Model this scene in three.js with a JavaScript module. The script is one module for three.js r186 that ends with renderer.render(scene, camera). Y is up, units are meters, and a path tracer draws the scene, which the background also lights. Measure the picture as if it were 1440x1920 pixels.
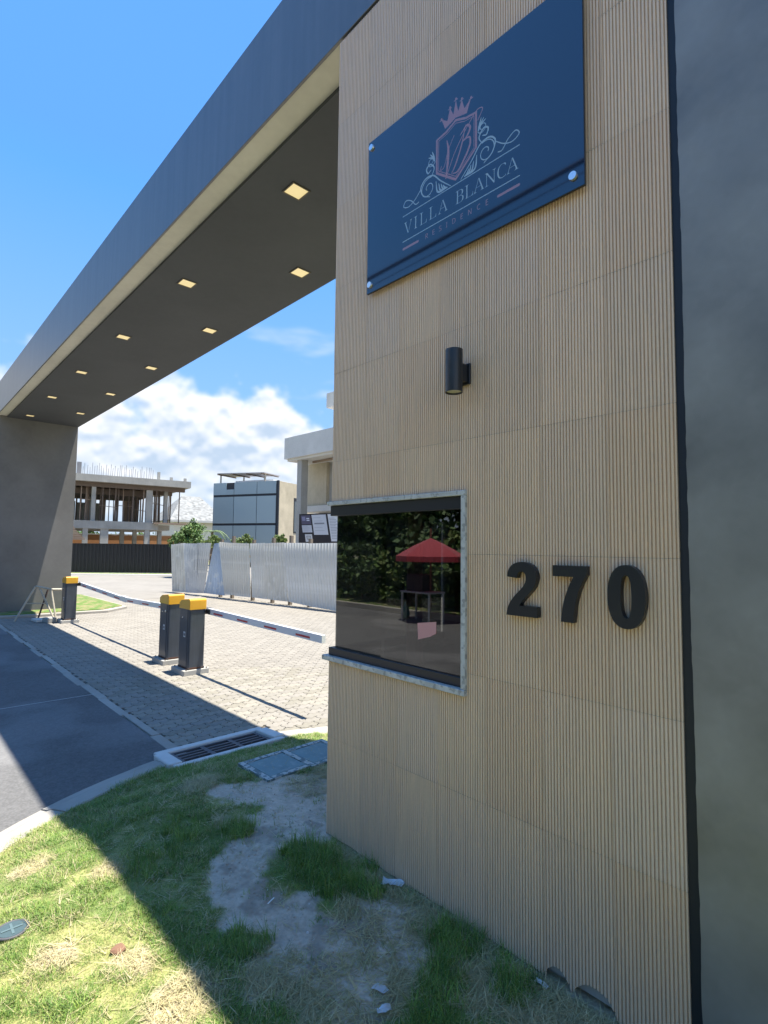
import * as THREE from 'three';
import { mergeGeometries } from 'three/addons/utils/BufferGeometryUtils.js';
import { RoundedBoxGeometry } from 'three/addons/geometries/RoundedBoxGeometry.js';

/* ---------- camera, sky, sun, exposure ---------- */
const EXPOSURE = 2.6, SUN = 4.6;
const scene = new THREE.Scene();
const FOCAL = 1007.06, EYE = new THREE.Vector3(0, 1.86, 0);   // focal length in photo pixels (1440 x 1920)
const camera = new THREE.PerspectiveCamera(2 * Math.atan(960 / FOCAL) * 180 / Math.PI, 0.75, 0.05, 3000);
camera.position.copy(EYE);
const view = new THREE.Matrix4().makeRotationZ(-0.0113933)
  .multiply(new THREE.Matrix4().makeRotationX(-0.0652535)).multiply(new THREE.Matrix4().makeRotationY(-0.819613));
const viewInv = view.clone().transpose();
camera.quaternion.setFromRotationMatrix(viewInv);

const renderer = new THREE.WebGLRenderer({ antialias: true });
renderer.setSize(768, 1024);
renderer.toneMapping = THREE.LinearToneMapping;
renderer.toneMappingExposure = EXPOSURE;
renderer.shadowMap.enabled = true;

const sunDir = new THREE.Vector3(0.13, 1, -0.179).normalize();
const sun = new THREE.DirectionalLight(new THREE.Color(1, 0.94, 0.83), SUN);
sun.position.copy(sunDir).multiplyScalar(80).add(new THREE.Vector3(-10, 0, -6));
sun.target.position.set(-10, 0, -6);
sun.castShadow = true;
Object.assign(sun.shadow.camera, { left: -45, right: 45, top: 45, bottom: -45, near: 1, far: 200 });
sun.shadow.mapSize.set(4096, 4096);
scene.add(sun, sun.target);

/* ---------- random numbers and noise ---------- */
function rng(seed) { let a = seed >>> 0; return () => { a = (a + 0x6D2B79F5) >>> 0; let t = a; t = Math.imul(t ^ (t >>> 15), t | 1); t ^= t + Math.imul(t ^ (t >>> 7), t | 61); return ((t ^ (t >>> 14)) >>> 0) / 4294967296; }; }
function hash(x, y, s) { let h = Math.imul(x, 374761393) + Math.imul(y, 668265263) + Math.imul(s, 2147483647 ^ 0x27d4eb2d); h = Math.imul(h ^ (h >>> 13), 1274126177); return ((h ^ (h >>> 16)) >>> 0) / 4294967296; }
const sm = (t) => t * t * (3 - 2 * t);
const clamp = (x, a = 0, b = 1) => Math.min(b, Math.max(a, x));
const sstep = (a, b, x) => sm(clamp((x - a) / (b - a)));
const mix = (a, b, t) => a + (b - a) * t;
function noise(x, y, s = 0, px = 0, py = 0) {   // value noise, periodic when px, py are given
  const xi = Math.floor(x), yi = Math.floor(y), u = sm(x - xi), v = sm(y - yi);
  const wx = (i) => (px ? ((i % px) + px) % px : i), wy = (i) => (py ? ((i % py) + py) % py : i);
  return mix(mix(hash(wx(xi), wy(yi), s), hash(wx(xi + 1), wy(yi), s), u), mix(hash(wx(xi), wy(yi + 1), s), hash(wx(xi + 1), wy(yi + 1), s), u), v);
}
function fbm(x, y, oct = 4, s = 0, p = 0, q = p) { let a = 0.5, t = 0, n = 0; for (let i = 0; i < oct; i++) { t += a * noise(x, y, s + i, p, q); n += a; a *= 0.5; x *= 2; y *= 2; p *= 2; q *= 2; } return t / n; }
function noise3(x, y, z, s = 0) { const zi = Math.floor(z), w = sm(z - zi); return mix(noise(x, y, s + zi * 17), noise(x, y, s + (zi + 1) * 17), w); }
function fbm3(x, y, z, oct, s = 0) { let a = 0.5, t = 0, n = 0; for (let i = 0; i < oct; i++) { t += a * noise3(x, y, z, s + i * 101); n += a; a *= 0.5; x *= 2.03; y *= 2.03; z *= 2.03; } return t / n; }

/* ---------- sky: one computed dome of air and cumulus ---------- */
{
  const W = 2048, H = 1024, data = new Float32Array(W * H * 4), k = 1.15 / EXPOSURE;
  const viewAz = Math.atan2(-0.681, -0.729);
  for (let j = 0; j < H; j++) {
    const el = ((j + 0.5) / H - 0.5) * Math.PI, eld = el * 180 / Math.PI, ce = Math.cos(el), y = Math.sin(el);
    for (let i = 0; i < W; i++) {
      const az = ((i + 0.5) / W - 0.5) * 2 * Math.PI, x = Math.cos(az) * ce, z = Math.sin(az) * ce;
      const t = Math.pow(clamp(eld / 90), 0.62), t2 = clamp(eld / 90);
      let r = mix(0.50, 0.138, Math.min(1, t * 1.9)), g = mix(0.74, 0.405, Math.min(1, t * 1.8)), b = mix(1.0, 1.0, t2);
      if (eld > 35) { const q = sstep(35, 90, eld); r *= mix(1, 0.75, q); g *= mix(1, 0.82, q); b *= mix(1, 0.88, q); }
      let da = ((az - viewAz + 3 * Math.PI) % (2 * Math.PI) - Math.PI) * 180 / Math.PI;   // degrees from the middle of the view
      if (eld > -3 && eld < 40) {
        // height of the cumulus bank round the horizon
        let top = 12 + 19 * fbm(Math.cos(az) * 2.2 + 9, Math.sin(az) * 2.2 + 4, 3, 31);
        const wv = sstep(60, 40, Math.abs(da));
        const prof = da < -32 ? 16.5 : da < -26 ? mix(16.5, 14.5, (da + 32) / 6) : da < -14 ? mix(14.5, 16.5, (da + 26) / 12) : da < -6 ? mix(16.5, 14.6, (da + 14) / 8) : 14.6;
        top = mix(top, prof, wv);
        const f1 = fbm3(x * 9 + 3, y * 14 + 7, z * 9 + 5, 6, 7), f2 = fbm3(x * 30, y * 40, z * 30, 4, 57);
        const d = (top - eld) / 9 + (f1 - 0.5) * 1.7 + (f2 - 0.5) * 0.75;
        let a = sstep(0.0, 0.46, d) * sstep(-2, 2.5, eld + 2.5);
        const fu = fbm3(x * 9 + 3, (y + 0.03) * 14 + 7, z * 9 + 5, 6, 7), f2u = fbm3(x * 30, (y + 0.012) * 40, z * 30, 4, 57);
        const lit = clamp(0.66 + (f1 - fu) * 2.4 + (f2 - f2u) * 2.0 - (d - 0.45) * 0.35);
        let cr = mix(0.52, 1.02, lit), cg = mix(0.64, 1.02, lit), cb = mix(0.80, 1.04, lit);
        const low = sstep(9, 2, eld) * 0.45; cr = mix(cr, 0.60, low); cg = mix(cg, 0.74, low); cb = mix(cb, 0.90, low);
        // thin detached wisps higher up
        const w1 = fbm3(x * 5 + 20, y * 22, z * 5, 5, 201);
        const wa = sstep(0.64, 0.80, w1) * 0.4 * sstep(26, 18, eld) * sstep(6, 12, eld);
        a = Math.max(a * 0.97, wa);
        r = mix(r, cr, a); g = mix(g, cg, a); b = mix(b, cb, a);
      }
      if (eld < -1) { const q = sstep(-1, -12, eld); r = mix(r, 0.22, q); g = mix(g, 0.22, q); b = mix(b, 0.19, q); }
      const o = (j * W + i) * 4; data[o] = r * k; data[o + 1] = g * k; data[o + 2] = b * k; data[o + 3] = 1;
    }
  }
  const t = new THREE.DataTexture(data, W, H, THREE.RGBAFormat, THREE.FloatType);
  t.mapping = THREE.EquirectangularReflectionMapping; t.magFilter = t.minFilter = THREE.LinearFilter; t.needsUpdate = true;
  scene.background = t; scene.environment = t;
}

/* ---------- photograph pixel -> place ---------- */
const ray = (px, py) => new THREE.Vector3((px - 720) / FOCAL, -(py - 960) / FOCAL, -1).applyMatrix4(viewInv);
const onY = (px, py, h = 0) => { const d = ray(px, py); return d.multiplyScalar((h - EYE.y) / d.y).add(EYE); };
const onZ = (px, py, z) => { const d = ray(px, py); return d.multiplyScalar((z - EYE.z) / d.z).add(EYE); };
const deep = (px, py, depth) => ray(px, py).multiplyScalar(depth).add(EYE);
function facade(A, B) {   // an upright plane through two places: [along, height] of a pixel on it
  const d = new THREE.Vector3(B.x - A.x, 0, B.z - A.z), len = d.length(); d.normalize();
  const n = new THREE.Vector3(-d.z, 0, d.x); if (n.dot(new THREE.Vector3(EYE.x - A.x, 0, EYE.z - A.z)) < 0) n.negate();
  const at = (px, py, off = 0) => { const r = ray(px, py), o = new THREE.Vector3(A.x + n.x * off, 0, A.z + n.z * off); const t = n.dot(o.clone().sub(EYE)) / n.dot(r); const p = r.multiplyScalar(t).add(EYE); return [p.clone().sub(o).dot(d), p.y]; };
  return { A, at, len, turn: Math.atan2(-d.z, d.x) };
}

/* ---------- helpers for objects ---------- */
const taken = {};
function numbered(name) { const k = taken[name] = (taken[name] ?? -1) + 1; return k ? `${name}_${String(k).padStart(3, '0')}` : name; }
function put(o) { o.traverse((m) => { if (m.isMesh) { m.castShadow = true; m.receiveShadow = true; } }); return o; }
function thing(name, label, category, pos = [0, 0, 0], turn = 0, group) {
  const o = new THREE.Group(); o.name = numbered(name); o.position.set(...pos); o.rotation.y = turn;
  o.userData = { label, category }; if (group) o.userData.group = group; scene.add(o); return o;
}
function part(name, geo, mat, parent, label) {
  const m = new THREE.Mesh(geo, mat); m.name = name; m.castShadow = m.receiveShadow = true; if (label) m.userData.label = label; parent.add(m); return m;
}
function single(name, geo, mat, label, category, pos = [0, 0, 0], turn = 0, group) {
  const m = new THREE.Mesh(geo, mat); m.name = numbered(name); m.position.set(...pos); m.rotation.y = turn; m.castShadow = m.receiveShadow = true;
  m.userData = { label, category }; if (group) m.userData.group = group; scene.add(m); return m;
}
function struct(name, geo, mat) {
  const m = geo ? new THREE.Mesh(geo, mat) : new THREE.Group(); m.name = numbered(name); m.castShadow = m.receiveShadow = true; m.userData = { kind: 'structure' }; scene.add(m); return m;
}
function copyOf(o, pos, turn = o.rotation.y, label) { const c = o.clone(); c.name = numbered(o.name.replace(/_\d{3}$/, '')); c.userData = { ...o.userData }; if (label) c.userData.label = label; c.position.set(...pos); c.rotation.y = turn; scene.add(c); return c; }
function metric(g) {   // uv in metres from the way each face points
  g = g.index ? g.toNonIndexed() : g; const p = g.attributes.position, uv = new Float32Array(p.count * 2);
  const a = new THREE.Vector3(), b = new THREE.Vector3(), c = new THREE.Vector3(), n = new THREE.Vector3();
  for (let i = 0; i < p.count; i += 3) {
    a.fromBufferAttribute(p, i); b.fromBufferAttribute(p, i + 1); c.fromBufferAttribute(p, i + 2);
    n.subVectors(b, a).cross(c.clone().sub(a)); const x = Math.abs(n.x), y = Math.abs(n.y), z = Math.abs(n.z);
    [a, b, c].forEach((v, k) => { const [s, t] = y >= x && y >= z ? [v.x, v.z] : x >= z ? [v.z, v.y] : [v.x, v.y]; uv[(i + k) * 2] = s; uv[(i + k) * 2 + 1] = t; });
  }
  g.setAttribute('uv', new THREE.BufferAttribute(uv, 2)); return g;
}
function plain(x0, x1, y0, y1, z0, z1) { const g = new THREE.BoxGeometry(Math.abs(x1 - x0), Math.abs(y1 - y0), Math.abs(z1 - z0)); g.translate((x0 + x1) / 2, (y0 + y1) / 2, (z0 + z1) / 2); return metric(g); }
function block(x0, x1, y0, y1, z0, z1, r = 0.006) { const g = new RoundedBoxGeometry(Math.abs(x1 - x0), Math.abs(y1 - y0), Math.abs(z1 - z0), 2, r); g.translate((x0 + x1) / 2, (y0 + y1) / 2, (z0 + z1) / 2); return metric(g); }
const only = (g) => { g = g.index ? g.toNonIndexed() : g; for (const k of Object.keys(g.attributes)) if (!['position', 'normal', 'uv', 'color'].includes(k)) g.deleteAttribute(k); return g; };
const join = (list) => mergeGeometries(list.map(only));
function bar(a, b, r = 0.02, n = 6, r2 = r) { const A = new THREE.Vector3(...a), B = new THREE.Vector3(...b), d = B.clone().sub(A), g = new THREE.CylinderGeometry(r2, r, d.length(), n); g.translate(0, d.length() / 2, 0); g.applyQuaternion(new THREE.Quaternion().setFromUnitVectors(new THREE.Vector3(0, 1, 0), d.normalize())); g.translate(A.x, A.y, A.z); return only(g); }
function beam(a, b, w, h) { const A = new THREE.Vector3(...a), B = new THREE.Vector3(...b), d = B.clone().sub(A), g = new THREE.BoxGeometry(w, d.length(), h); g.translate(0, d.length() / 2, 0); g.applyQuaternion(new THREE.Quaternion().setFromUnitVectors(new THREE.Vector3(0, 1, 0), d.normalize())); g.translate(A.x, A.y, A.z); return metric(g); }
function tube(pts, r, seg = 24, n = 8) { return only(new THREE.TubeGeometry(new THREE.CatmullRomCurve3(pts.map((p) => new THREE.Vector3(...p))), seg, r, n)); }
function raw(pos, uv, col) { const g = new THREE.BufferGeometry(); g.setAttribute('position', new THREE.Float32BufferAttribute(pos, 3)); if (uv) g.setAttribute('uv', new THREE.Float32BufferAttribute(uv, 2)); if (col) g.setAttribute('color', new THREE.Float32BufferAttribute(col, 3)); g.computeVertexNormals(); return g; }

/* ---------- materials ---------- */
const toS = (c) => { c = clamp(c); return Math.round(255 * (c <= 0.0031308 ? 12.92 * c : 1.055 * Math.pow(c, 1 / 2.4) - 0.055)); };
function tex(w, h, mu, mv, fn, linear) {   // fn(u, v) gives linear colour; the picture covers mu x mv metres
  const d = new Uint8Array(w * h * 4);
  for (let j = 0; j < h; j++) for (let i = 0; i < w; i++) { const c = fn((i + 0.5) / w, (j + 0.5) / h), o = (j * w + i) * 4; for (let k = 0; k < 3; k++) d[o + k] = linear ? Math.round(255 * clamp(c[k])) : toS(c[k]); d[o + 3] = 255; }
  const t = new THREE.DataTexture(d, w, h); t.colorSpace = linear ? THREE.NoColorSpace : THREE.SRGBColorSpace;
  t.wrapS = t.wrapT = THREE.RepeatWrapping; t.magFilter = THREE.LinearFilter; t.minFilter = THREE.LinearMipmapLinearFilter; t.generateMipmaps = true; t.repeat.set(1 / mu, 1 / mv); t.needsUpdate = true; return t;
}
const std = (o) => new THREE.MeshStandardMaterial(o);
const phys = (o) => new THREE.MeshPhysicalMaterial(o);
const rgb = (r, g, b) => new THREE.Color().setRGB(r, g, b);
const tone = (c, k) => [c[0] * k, c[1] * k, c[2] * k];
const lerp3 = (a, b, t) => [mix(a[0], b[0], t), mix(a[1], b[1], t), mix(a[2], b[2], t)];

const M = {};
{ // wood-look porcelain of the ribbed tiles: fine vertical grain
  const grain = tex(512, 512, 0.6, 1.2, (u, v) => { const a = fbm(u * 96, v * 5, 3, 3, 96, 5), b = fbm(u * 40, v * 14, 4, 9, 40, 14), c = fbm(u * 180, v * 180, 2, 12, 180); const k = 0.80 + 0.16 * a + 0.10 * (b - 0.5) + 0.10 * c; return [0.98 * k, 0.98 * k * (1 - 0.03 * b), 0.98 * k * (1 - 0.07 * b)]; });
  M.tiles = [[0.80, 0.60, 0.425], [0.77, 0.58, 0.415], [0.82, 0.615, 0.43], [0.785, 0.575, 0.395], [0.79, 0.605, 0.45], [0.825, 0.62, 0.44]].map((c) => phys({ map: grain, color: rgb(...c), roughness: 0.38, ior: 1.6 }));
}
const cementMaps = {};
const cement = (base, s, amp, streak) => {   // burnished cement: a neutral picture, shared by surfaces of alike mottling, and the surface's colour
  const v = s % 20 === 3 ? 3 : 13, A = s === 3 ? 0.46 : amp > 0.17 ? 0.22 : 0.12, S = streak > 0.2 ? 0.55 : streak ? 0.1 : 0, key = `${v} ${A} ${S}`;
  cementMaps[key] ??= tex(640, 640, 3, 3, (x, y) => {
    const wx = x + 0.08 * fbm(x * 5, y * 5, 3, v + 40, 5), wy = y + 0.08 * fbm(x * 5, y * 5, 3, v + 50, 5);
    const a = fbm(wx * 5, wy * 5, 5, v, 5), b = fbm(x * 60, y * 60, 2, v + 9, 60), c = S ? fbm(x * 60, y * 3, 3, v + 17, 60, 3) - 0.5 : 0;
    const wisp = Math.pow(1 - Math.abs(2 * fbm(wx * 9, wy * 9, 3, v + 23, 9) - 1), 14);
    return tone([0.7, 0.7, 0.7], 1 + A * (a - 0.5) * 2 + 0.10 * (b - 0.5) + S * c + wisp * A * 0.12);
  });
  return { map: cementMaps[key], color: rgb(base[0] / 0.7, base[1] / 0.7, base[2] / 0.7) };
};
const cementRough = tex(512, 512, 3, 3, (u, v) => { const a = fbm(u * 6, v * 6, 5, 77, 6), b = fbm(u * 80, v * 80, 2, 79, 80); const k = 0.40 + 0.22 * a + 0.1 * b; return [k, k, k]; }, true);
M.greyPlaster = phys({ ...cement([0.175, 0.168, 0.153], 3, 0.22, 0), roughness: 0.75, roughnessMap: cementRough, ior: 1.85 });
M.greyPlaster.map = M.greyPlaster.map.clone(); M.greyPlaster.map.repeat.set(1 / 1.25, 1 / 1.25); M.greyPlaster.map.needsUpdate = true;
M.fascia = phys({ ...cement([0.080, 0.081, 0.084], 13, 0.16, 0.35), roughness: 0.36, ior: 1.8 });
M.soffit = std({ ...cement([0.064, 0.068, 0.076], 23, 0.10, 0), roughness: 0.8 });
M.pillar = std({ ...cement([0.15, 0.146, 0.138], 33, 0.22, 0), roughness: 0.8 });
M.cream = std({ ...cement([0.56, 0.54, 0.46], 43, 0.10, 0), roughness: 0.7 });
M.blackPaint = phys({ color: rgb(0.012, 0.017, 0.026), roughness: 0.55 });
M.matteBlack = phys({ color: rgb(0.012, 0.014, 0.018), roughness: 0.38, clearcoat: 0.15 });
M.blackMetal = phys({ color: rgb(0.014, 0.017, 0.022), roughness: 0.35 });
M.boardBlack = std({ color: rgb(0.03, 0.028, 0.028), roughness: 0.8 });
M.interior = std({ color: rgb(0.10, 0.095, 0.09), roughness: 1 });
M.concrete = std({ ...cement([0.36, 0.35, 0.32], 53, 0.16, 0.06), roughness: 0.95 });
M.rawConcrete = std({ ...cement([0.35, 0.34, 0.31], 63, 0.2, 0.12), roughness: 0.95 });
M.warmConcrete = std({ ...cement([0.48, 0.42, 0.31], 73, 0.18, 0.12), roughness: 0.95 });
M.granite = phys({ roughness: 0.35, map: tex(256, 256, 0.35, 0.35, (u, v) => { const a = fbm(u * 16, v * 16, 4, 5, 16), b = fbm(u * 9, v * 9, 3, 6, 9), c = noise(u * 64, v * 64, 8, 64, 64); let k = 0.52 + 0.25 * (b - 0.5); k *= mix(0.62, 1, sstep(0.30, 0.42, a)); if (c > 0.93) k *= 0.75; return [k, k * 0.985, k * 0.92]; }) });
M.silver = std({ color: rgb(0.8, 0.8, 0.8), metalness: 1, roughness: 0.28 });
M.glass = phys({ color: rgb(0.36, 0.37, 0.37), roughness: 0.01, transmission: 1, thickness: 0, ior: 1.85 });
M.asphalt = std({ roughness: 0.92, map: tex(800, 800, 4, 4, (u, v) => { const a = fbm(u * 6, v * 6, 5, 2, 6), b = noise(u * 420, v * 420, 4, 420, 420), c = fbm(u * 120, v * 120, 2, 6, 120), d = sstep(0.58, 0.75, fbm(u * 3 + 0.3, v * 3, 4, 8, 3)); let k = 0.115 + 0.045 * (a - 0.5) + 0.045 * (b - 0.5) + 0.03 * (c - 0.5) + 0.05 * d; return [k * 1.0, k * 0.985, k * 0.97]; }) });
M.whitePaint = std({ color: rgb(0.62, 0.61, 0.58), roughness: 0.8 });
M.line = std({ color: rgb(0.5, 0.49, 0.46), roughness: 0.9 });
const paverMap = tex(512, 512, 1.1, 1.1, (u, v) => { const a = fbm(u * 60, v * 60, 3, 14, 60), b = fbm(u * 9, v * 9, 3, 15, 9); const k = 0.88 + 0.16 * (a - 0.5) + 0.2 * (b - 0.5); return [k, k * 0.99, k * 0.975]; });
M.pavers = [1, 0.93, 1.06, 0.88].map((k, i) => std({ map: paverMap, color: rgb(0.275 * k, 0.256 * k, 0.224 * k * (1 - 0.02 * i)), roughness: 0.95 }));
M.paverMix = std({ map: paverMap, vertexColors: true, roughness: 0.95 });
M.sand = std({ roughness: 1, map: tex(512, 512, 2, 2, (u, v) => { const k = 0.11 + 0.08 * (fbm(u * 50, v * 50, 3, 21, 50) - 0.5); return [k * 1.05, k * 0.96, k * 0.82]; }) });
M.farPaving = std({ roughness: 1, map: tex(640, 640, 12, 12, (u, v) => { const a = fbm(u * 10, v * 10, 5, 61, 10), b = fbm(u * 110, v * 60, 2, 62, 110, 60); const k = 0.215 * (1 + 0.25 * (a - 0.5) + 0.22 * (b - 0.5)); return [k * 1.03, k * 0.965, k * 0.86]; }) });
M.earth = std({ roughness: 1, map: tex(512, 512, 9, 9, (u, v) => { const a = fbm(u * 10, v * 10, 5, 71, 10), g = sstep(0.5, 0.62, fbm(u * 6, v * 6, 4, 72, 6)); return lerp3(tone([0.24, 0.20, 0.14], 0.8 + 0.4 * a), tone([0.10, 0.15, 0.04], 0.8 + 0.4 * a), g); }) });
M.kerb = std({ ...cement([0.33, 0.308, 0.27], 83, 0.25, 0), roughness: 0.95 });
M.whiteConcrete = std({ ...cement([0.60, 0.585, 0.55], 93, 0.14, 0), roughness: 0.9 });
M.iron = std({ color: rgb(0.075, 0.075, 0.085), roughness: 0.6 });
M.teal = std({ roughness: 0.85, map: tex(512, 512, 0.8, 0.8, (u, v) => { const a = fbm(u * 8, v * 8, 5, 31, 8), w = sstep(0.62, 0.72, fbm(u * 24, v * 24, 4, 34, 24)); return lerp3(tone([0.19, 0.275, 0.28], 0.85 + 0.3 * a), [0.36, 0.38, 0.36], w * 0.35); }) });
M.tealChipped = std({ roughness: 0.9, map: tex(512, 512, 0.4, 0.4, (u, v) => { const a = fbm(u * 8, v * 8, 4, 35, 8), w = sstep(0.45, 0.52, fbm(u * 15, v * 15, 4, 36, 15)); return lerp3(tone([0.15, 0.20, 0.20], 0.75 + 0.5 * a), [0.45, 0.46, 0.43], w); }) });
M.handleTeal = std({ color: rgb(0.09, 0.14, 0.15), roughness: 0.6 });
M.valve = std({ color: rgb(0.05, 0.085, 0.095), roughness: 0.6 });
M.yellow = phys({ color: rgb(0.72, 0.36, 0.015), roughness: 0.42, clearcoat: 0.2 });
M.cabinet = phys({ roughness: 0.42, clearcoat: 0.15, map: tex(256, 512, 0.6, 1.2, (u, v) => { const a = fbm(u * 6, v * 12, 4, 45, 6, 12), b = fbm(u * 40, v * 6, 3, 46, 40, 6); const k = 0.9 + 0.35 * (a - 0.5) + 0.3 * (b - 0.5); return [0.044 * k, 0.056 * k, 0.074 * k]; }) });
M.rust = std({ roughness: 0.95, map: tex(256, 256, 0.3, 0.3, (u, v) => { const a = fbm(u * 10, v * 10, 4, 47, 10); return lerp3([0.10, 0.045, 0.025], [0.06, 0.05, 0.048], sstep(0.4, 0.6, a)); }) });
M.whiteArm = phys({ color: rgb(0.74, 0.74, 0.76), roughness: 0.35, clearcoat: 0.3 });
M.redTape = phys({ color: rgb(0.50, 0.045, 0.05), roughness: 0.4 });
M.sticker = std({ color: rgb(0.5, 0.52, 0.54), roughness: 0.6 });
M.stickerInk = std({ color: rgb(0.05, 0.055, 0.06), roughness: 0.6 });
M.lamp = std({ color: rgb(0.78, 0.70, 0.48), roughness: 0.6, emissive: rgb(0.20, 0.15, 0.065) });
M.lampRim = std({ color: rgb(0.10, 0.085, 0.06), roughness: 0.6 });
M.pipe = std({ color: rgb(0.42, 0.38, 0.30), roughness: 0.6 });

/* ---------- lie of the land ---------- */
const KERB_TOP = 0.034;
// kerb of the entrance drive, road side, from the drain towards the street
const kerbLine = new THREE.CatmullRomCurve3([[-3.2, -9.6], [-3.7, -6.5], [-4.15, -4.6], [-4.52, -3.42], [-4.72, -2.9], [-4.80, -2.4], [-4.80, -1.9], [-4.70, -1.55], [-4.57, -1.20], [-4.42, -0.90], [-4.24, -0.62], [-3.8, -0.10], [-3.0, 0.55], [-1.9, 1.05], [0, 1.35], [4, 1.45], [14, 1.5]].map(([x, z]) => new THREE.Vector3(x, 0, z)), false, 'centripetal');
const kerbPts = kerbLine.getSpacedPoints(110);
function kerbSide(x, z) { if (x > -2.4 && z < -0.2 && z > -3.5) return 1.5; let best = 1e9, s = 0; for (let i = 0; i < kerbPts.length - 1; i++) { const a = kerbPts[i], b = kerbPts[i + 1], dx = b.x - a.x, dz = b.z - a.z, t = clamp(((x - a.x) * dx + (z - a.z) * dz) / (dx * dx + dz * dz)), ex = x - a.x - dx * t, ez = z - a.z - dz * t, d = ex * ex + ez * ez; if (d < best) { best = d; s = Math.sign(dx * ez - dz * ex); } } return -Math.sqrt(best) * s; }   // metres, positive on the grass side
function vergeY(x, z, d = kerbSide(x, z)) { return mix(0.028, 0.178, sstep(0.2, 1.1, d)) + 0.022 * (fbm(x * 2.2 + 7, z * 2.2, 3, 91) - 0.5) + 0.012 * (fbm(x * 9, z * 9, 3, 92) - 0.5); }
// bare soil, dry straw and lush tufts of the verge, placed from the photograph onto the ground
const spots = (list) => list.map(([px, py, r]) => { const p = onY(px, py, 0.17); return [p.x, p.z, r]; });
const soilSpots = spots([[585, 1500, 0.36], [540, 1480, 0.28], [610, 1555, 0.16], [560, 1560, 0.16], [720, 1725, 0.13], [750, 1790, 0.12], [680, 1880, 0.11], [830, 1740, 0.07], [480, 1490, 0.20], [420, 1482, 0.12], [520, 1545, 0.20], [480, 1590, 0.175], [450, 1630, 0.165], [450, 1675, 0.165], [480, 1715, 0.19], [530, 1745, 0.205], [590, 1770, 0.205], [640, 1780, 0.19], [690, 1800, 0.15], [560, 1700, 0.10], [610, 1820, 0.10], [700, 1780, 0.09]]);
const drySpots = spots([[700, 1735, 0.18], [770, 1760, 0.16], [690, 1840, 0.18], [800, 1730, 0.12], [900, 1850, 0.15], [1000, 1880, 0.16], [940, 1800, 0.1], [1090, 1900, 0.14], [620, 1880, 0.14], [600, 1470, 0.2], [380, 1470, 0.14], [100, 1800, 0.09], [250, 1810, 0.10], [350, 1880, 0.14], [200, 1640, 0.08], [420, 1545, 0.08], [505, 1830, 0.12], [60, 1600, 0.10]]);
const tuftSpots = spots([[590, 1625, 0.15], [560, 1600, 0.10], [640, 1655, 0.13], [690, 1670, 0.08], [865, 1775, 0.12], [835, 1850, 0.11], [455, 1770, 0.10], [350, 1560, 0.16], [300, 1620, 0.15], [960, 1860, 0.08], [820, 1900, 0.10], [440, 1560, 0.10], [640, 1578, 0.05], [690, 1632, 0.05], [850, 1745, 0.05], [948, 1800, 0.04], [1000, 1845, 0.03]]);
const near = (list, x, z) => { let m = 0; for (const [a, b, r] of list) m = Math.max(m, 1 - Math.hypot(x - a, z - b) / (2 * r)); return m; };   // 0.5 at the rim
function cover(x, z) {
  const w = 0.35 * (fbm(x * 5, z * 5, 4, 95) - 0.5) + 0.25 * (fbm(x * 22, z * 22, 3, 96) - 0.5);
  const tuft = sstep(0.42, 0.62, near(tuftSpots, x, z) + w), soil = sstep(0.42, 0.60, near(soilSpots, x, z) + w) * (1 - tuft), dry = sstep(0.35, 0.65, near(drySpots, x, z) + w) * (1 - tuft);
  const wallDry = sstep(-1.62, -1.98, z) * sstep(-2.7, -2.2, x) * (1 - tuft);
  return { tuft, soil, dry: Math.max(dry, wallDry * 0.8, 0) };
}

/* ---------- the setting: ground, roads, paving, kerbs ---------- */
const drainHole = [[-4.83, -1.945], [-4.51, -1.945], [-4.51, -2.805], [-4.83, -2.805]];
function sheet(pts, y, hole) { const s = new THREE.Shape(pts.map(([x, z]) => new THREE.Vector2(x, -z))); if (hole) s.holes.push(new THREE.Path(hole.map(([x, z]) => new THREE.Vector2(x, -z)))); const g = new THREE.ShapeGeometry(s); g.rotateX(-Math.PI / 2); g.translate(0, y, 0); return metric(g); }
struct('ground', sheet([[-800, 800], [800, 800], [800, -800], [-800, -800]], -0.05, drainHole), M.earth);
struct('road', sheet([[-60, 1.9], [-60, 6.3], [60, 7.4], [60, 1.9], [14, 1.6], [0, 1.5], [-2.4, 1.2], [-3.6, 0.3], [-4.1, -0.5], [-4.4, -1.0], [-4.7, -1.9], [-4.9, -1.9], [-4.9, -2.0], [-16.3, -2.0], [-16.6, 0.6], [-19, 1.6]], 0.006), M.asphalt);
// thin saw-cut line across the drive
struct('road_marking', sheet([[-7.36, -2.02], [-7.375, -2.02], [-7.40, -0.2], [-7.385, -0.2]], 0.010), M.line);
{ const g = sheet([[-4.4, -2.0], [-4.4, -40], [-48, -40], [-48, -2.0]], -0.02, [[-4.83, -2.006], [-4.51, -2.006], [-4.51, -2.805], [-4.83, -2.805]]); struct('paved_court', g, M.sand); }
struct('road_marking', sheet([[540, 1184], [556, 1181], [594, 1188], [570, 1189], [574, 1193], [560, 1190]].map(([a, b]) => { const p = onY(a, b, 0.004); return [p.x, p.z]; }), 0.0065), M.whitePaint);
struct('far_paving', sheet([[-4.4, -9.46], [-4.4, -40], [-48, -40], [-48, -2.05], [-19.02, -2.05], [-19.02, -9.46]], 0.0), M.farPaving);
{ // flush concrete edging between asphalt and paving
  const g = struct('edging_strip'), r = rng(5);
  for (let x = -16.2, i = 0; x < -4.95; i++) { const L = 0.78 + 0.1 * r(), w = 0.075 + 0.03 * r(); const m = part('edging_block', block(x, x + L - 0.012, -0.06, 0.007 + 0.004 * r(), -2.09, -2.09 + w, 0.006), M.kerb, g); m.rotation.y = 0.004 * (r() - 0.5); x += L; }
}
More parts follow.
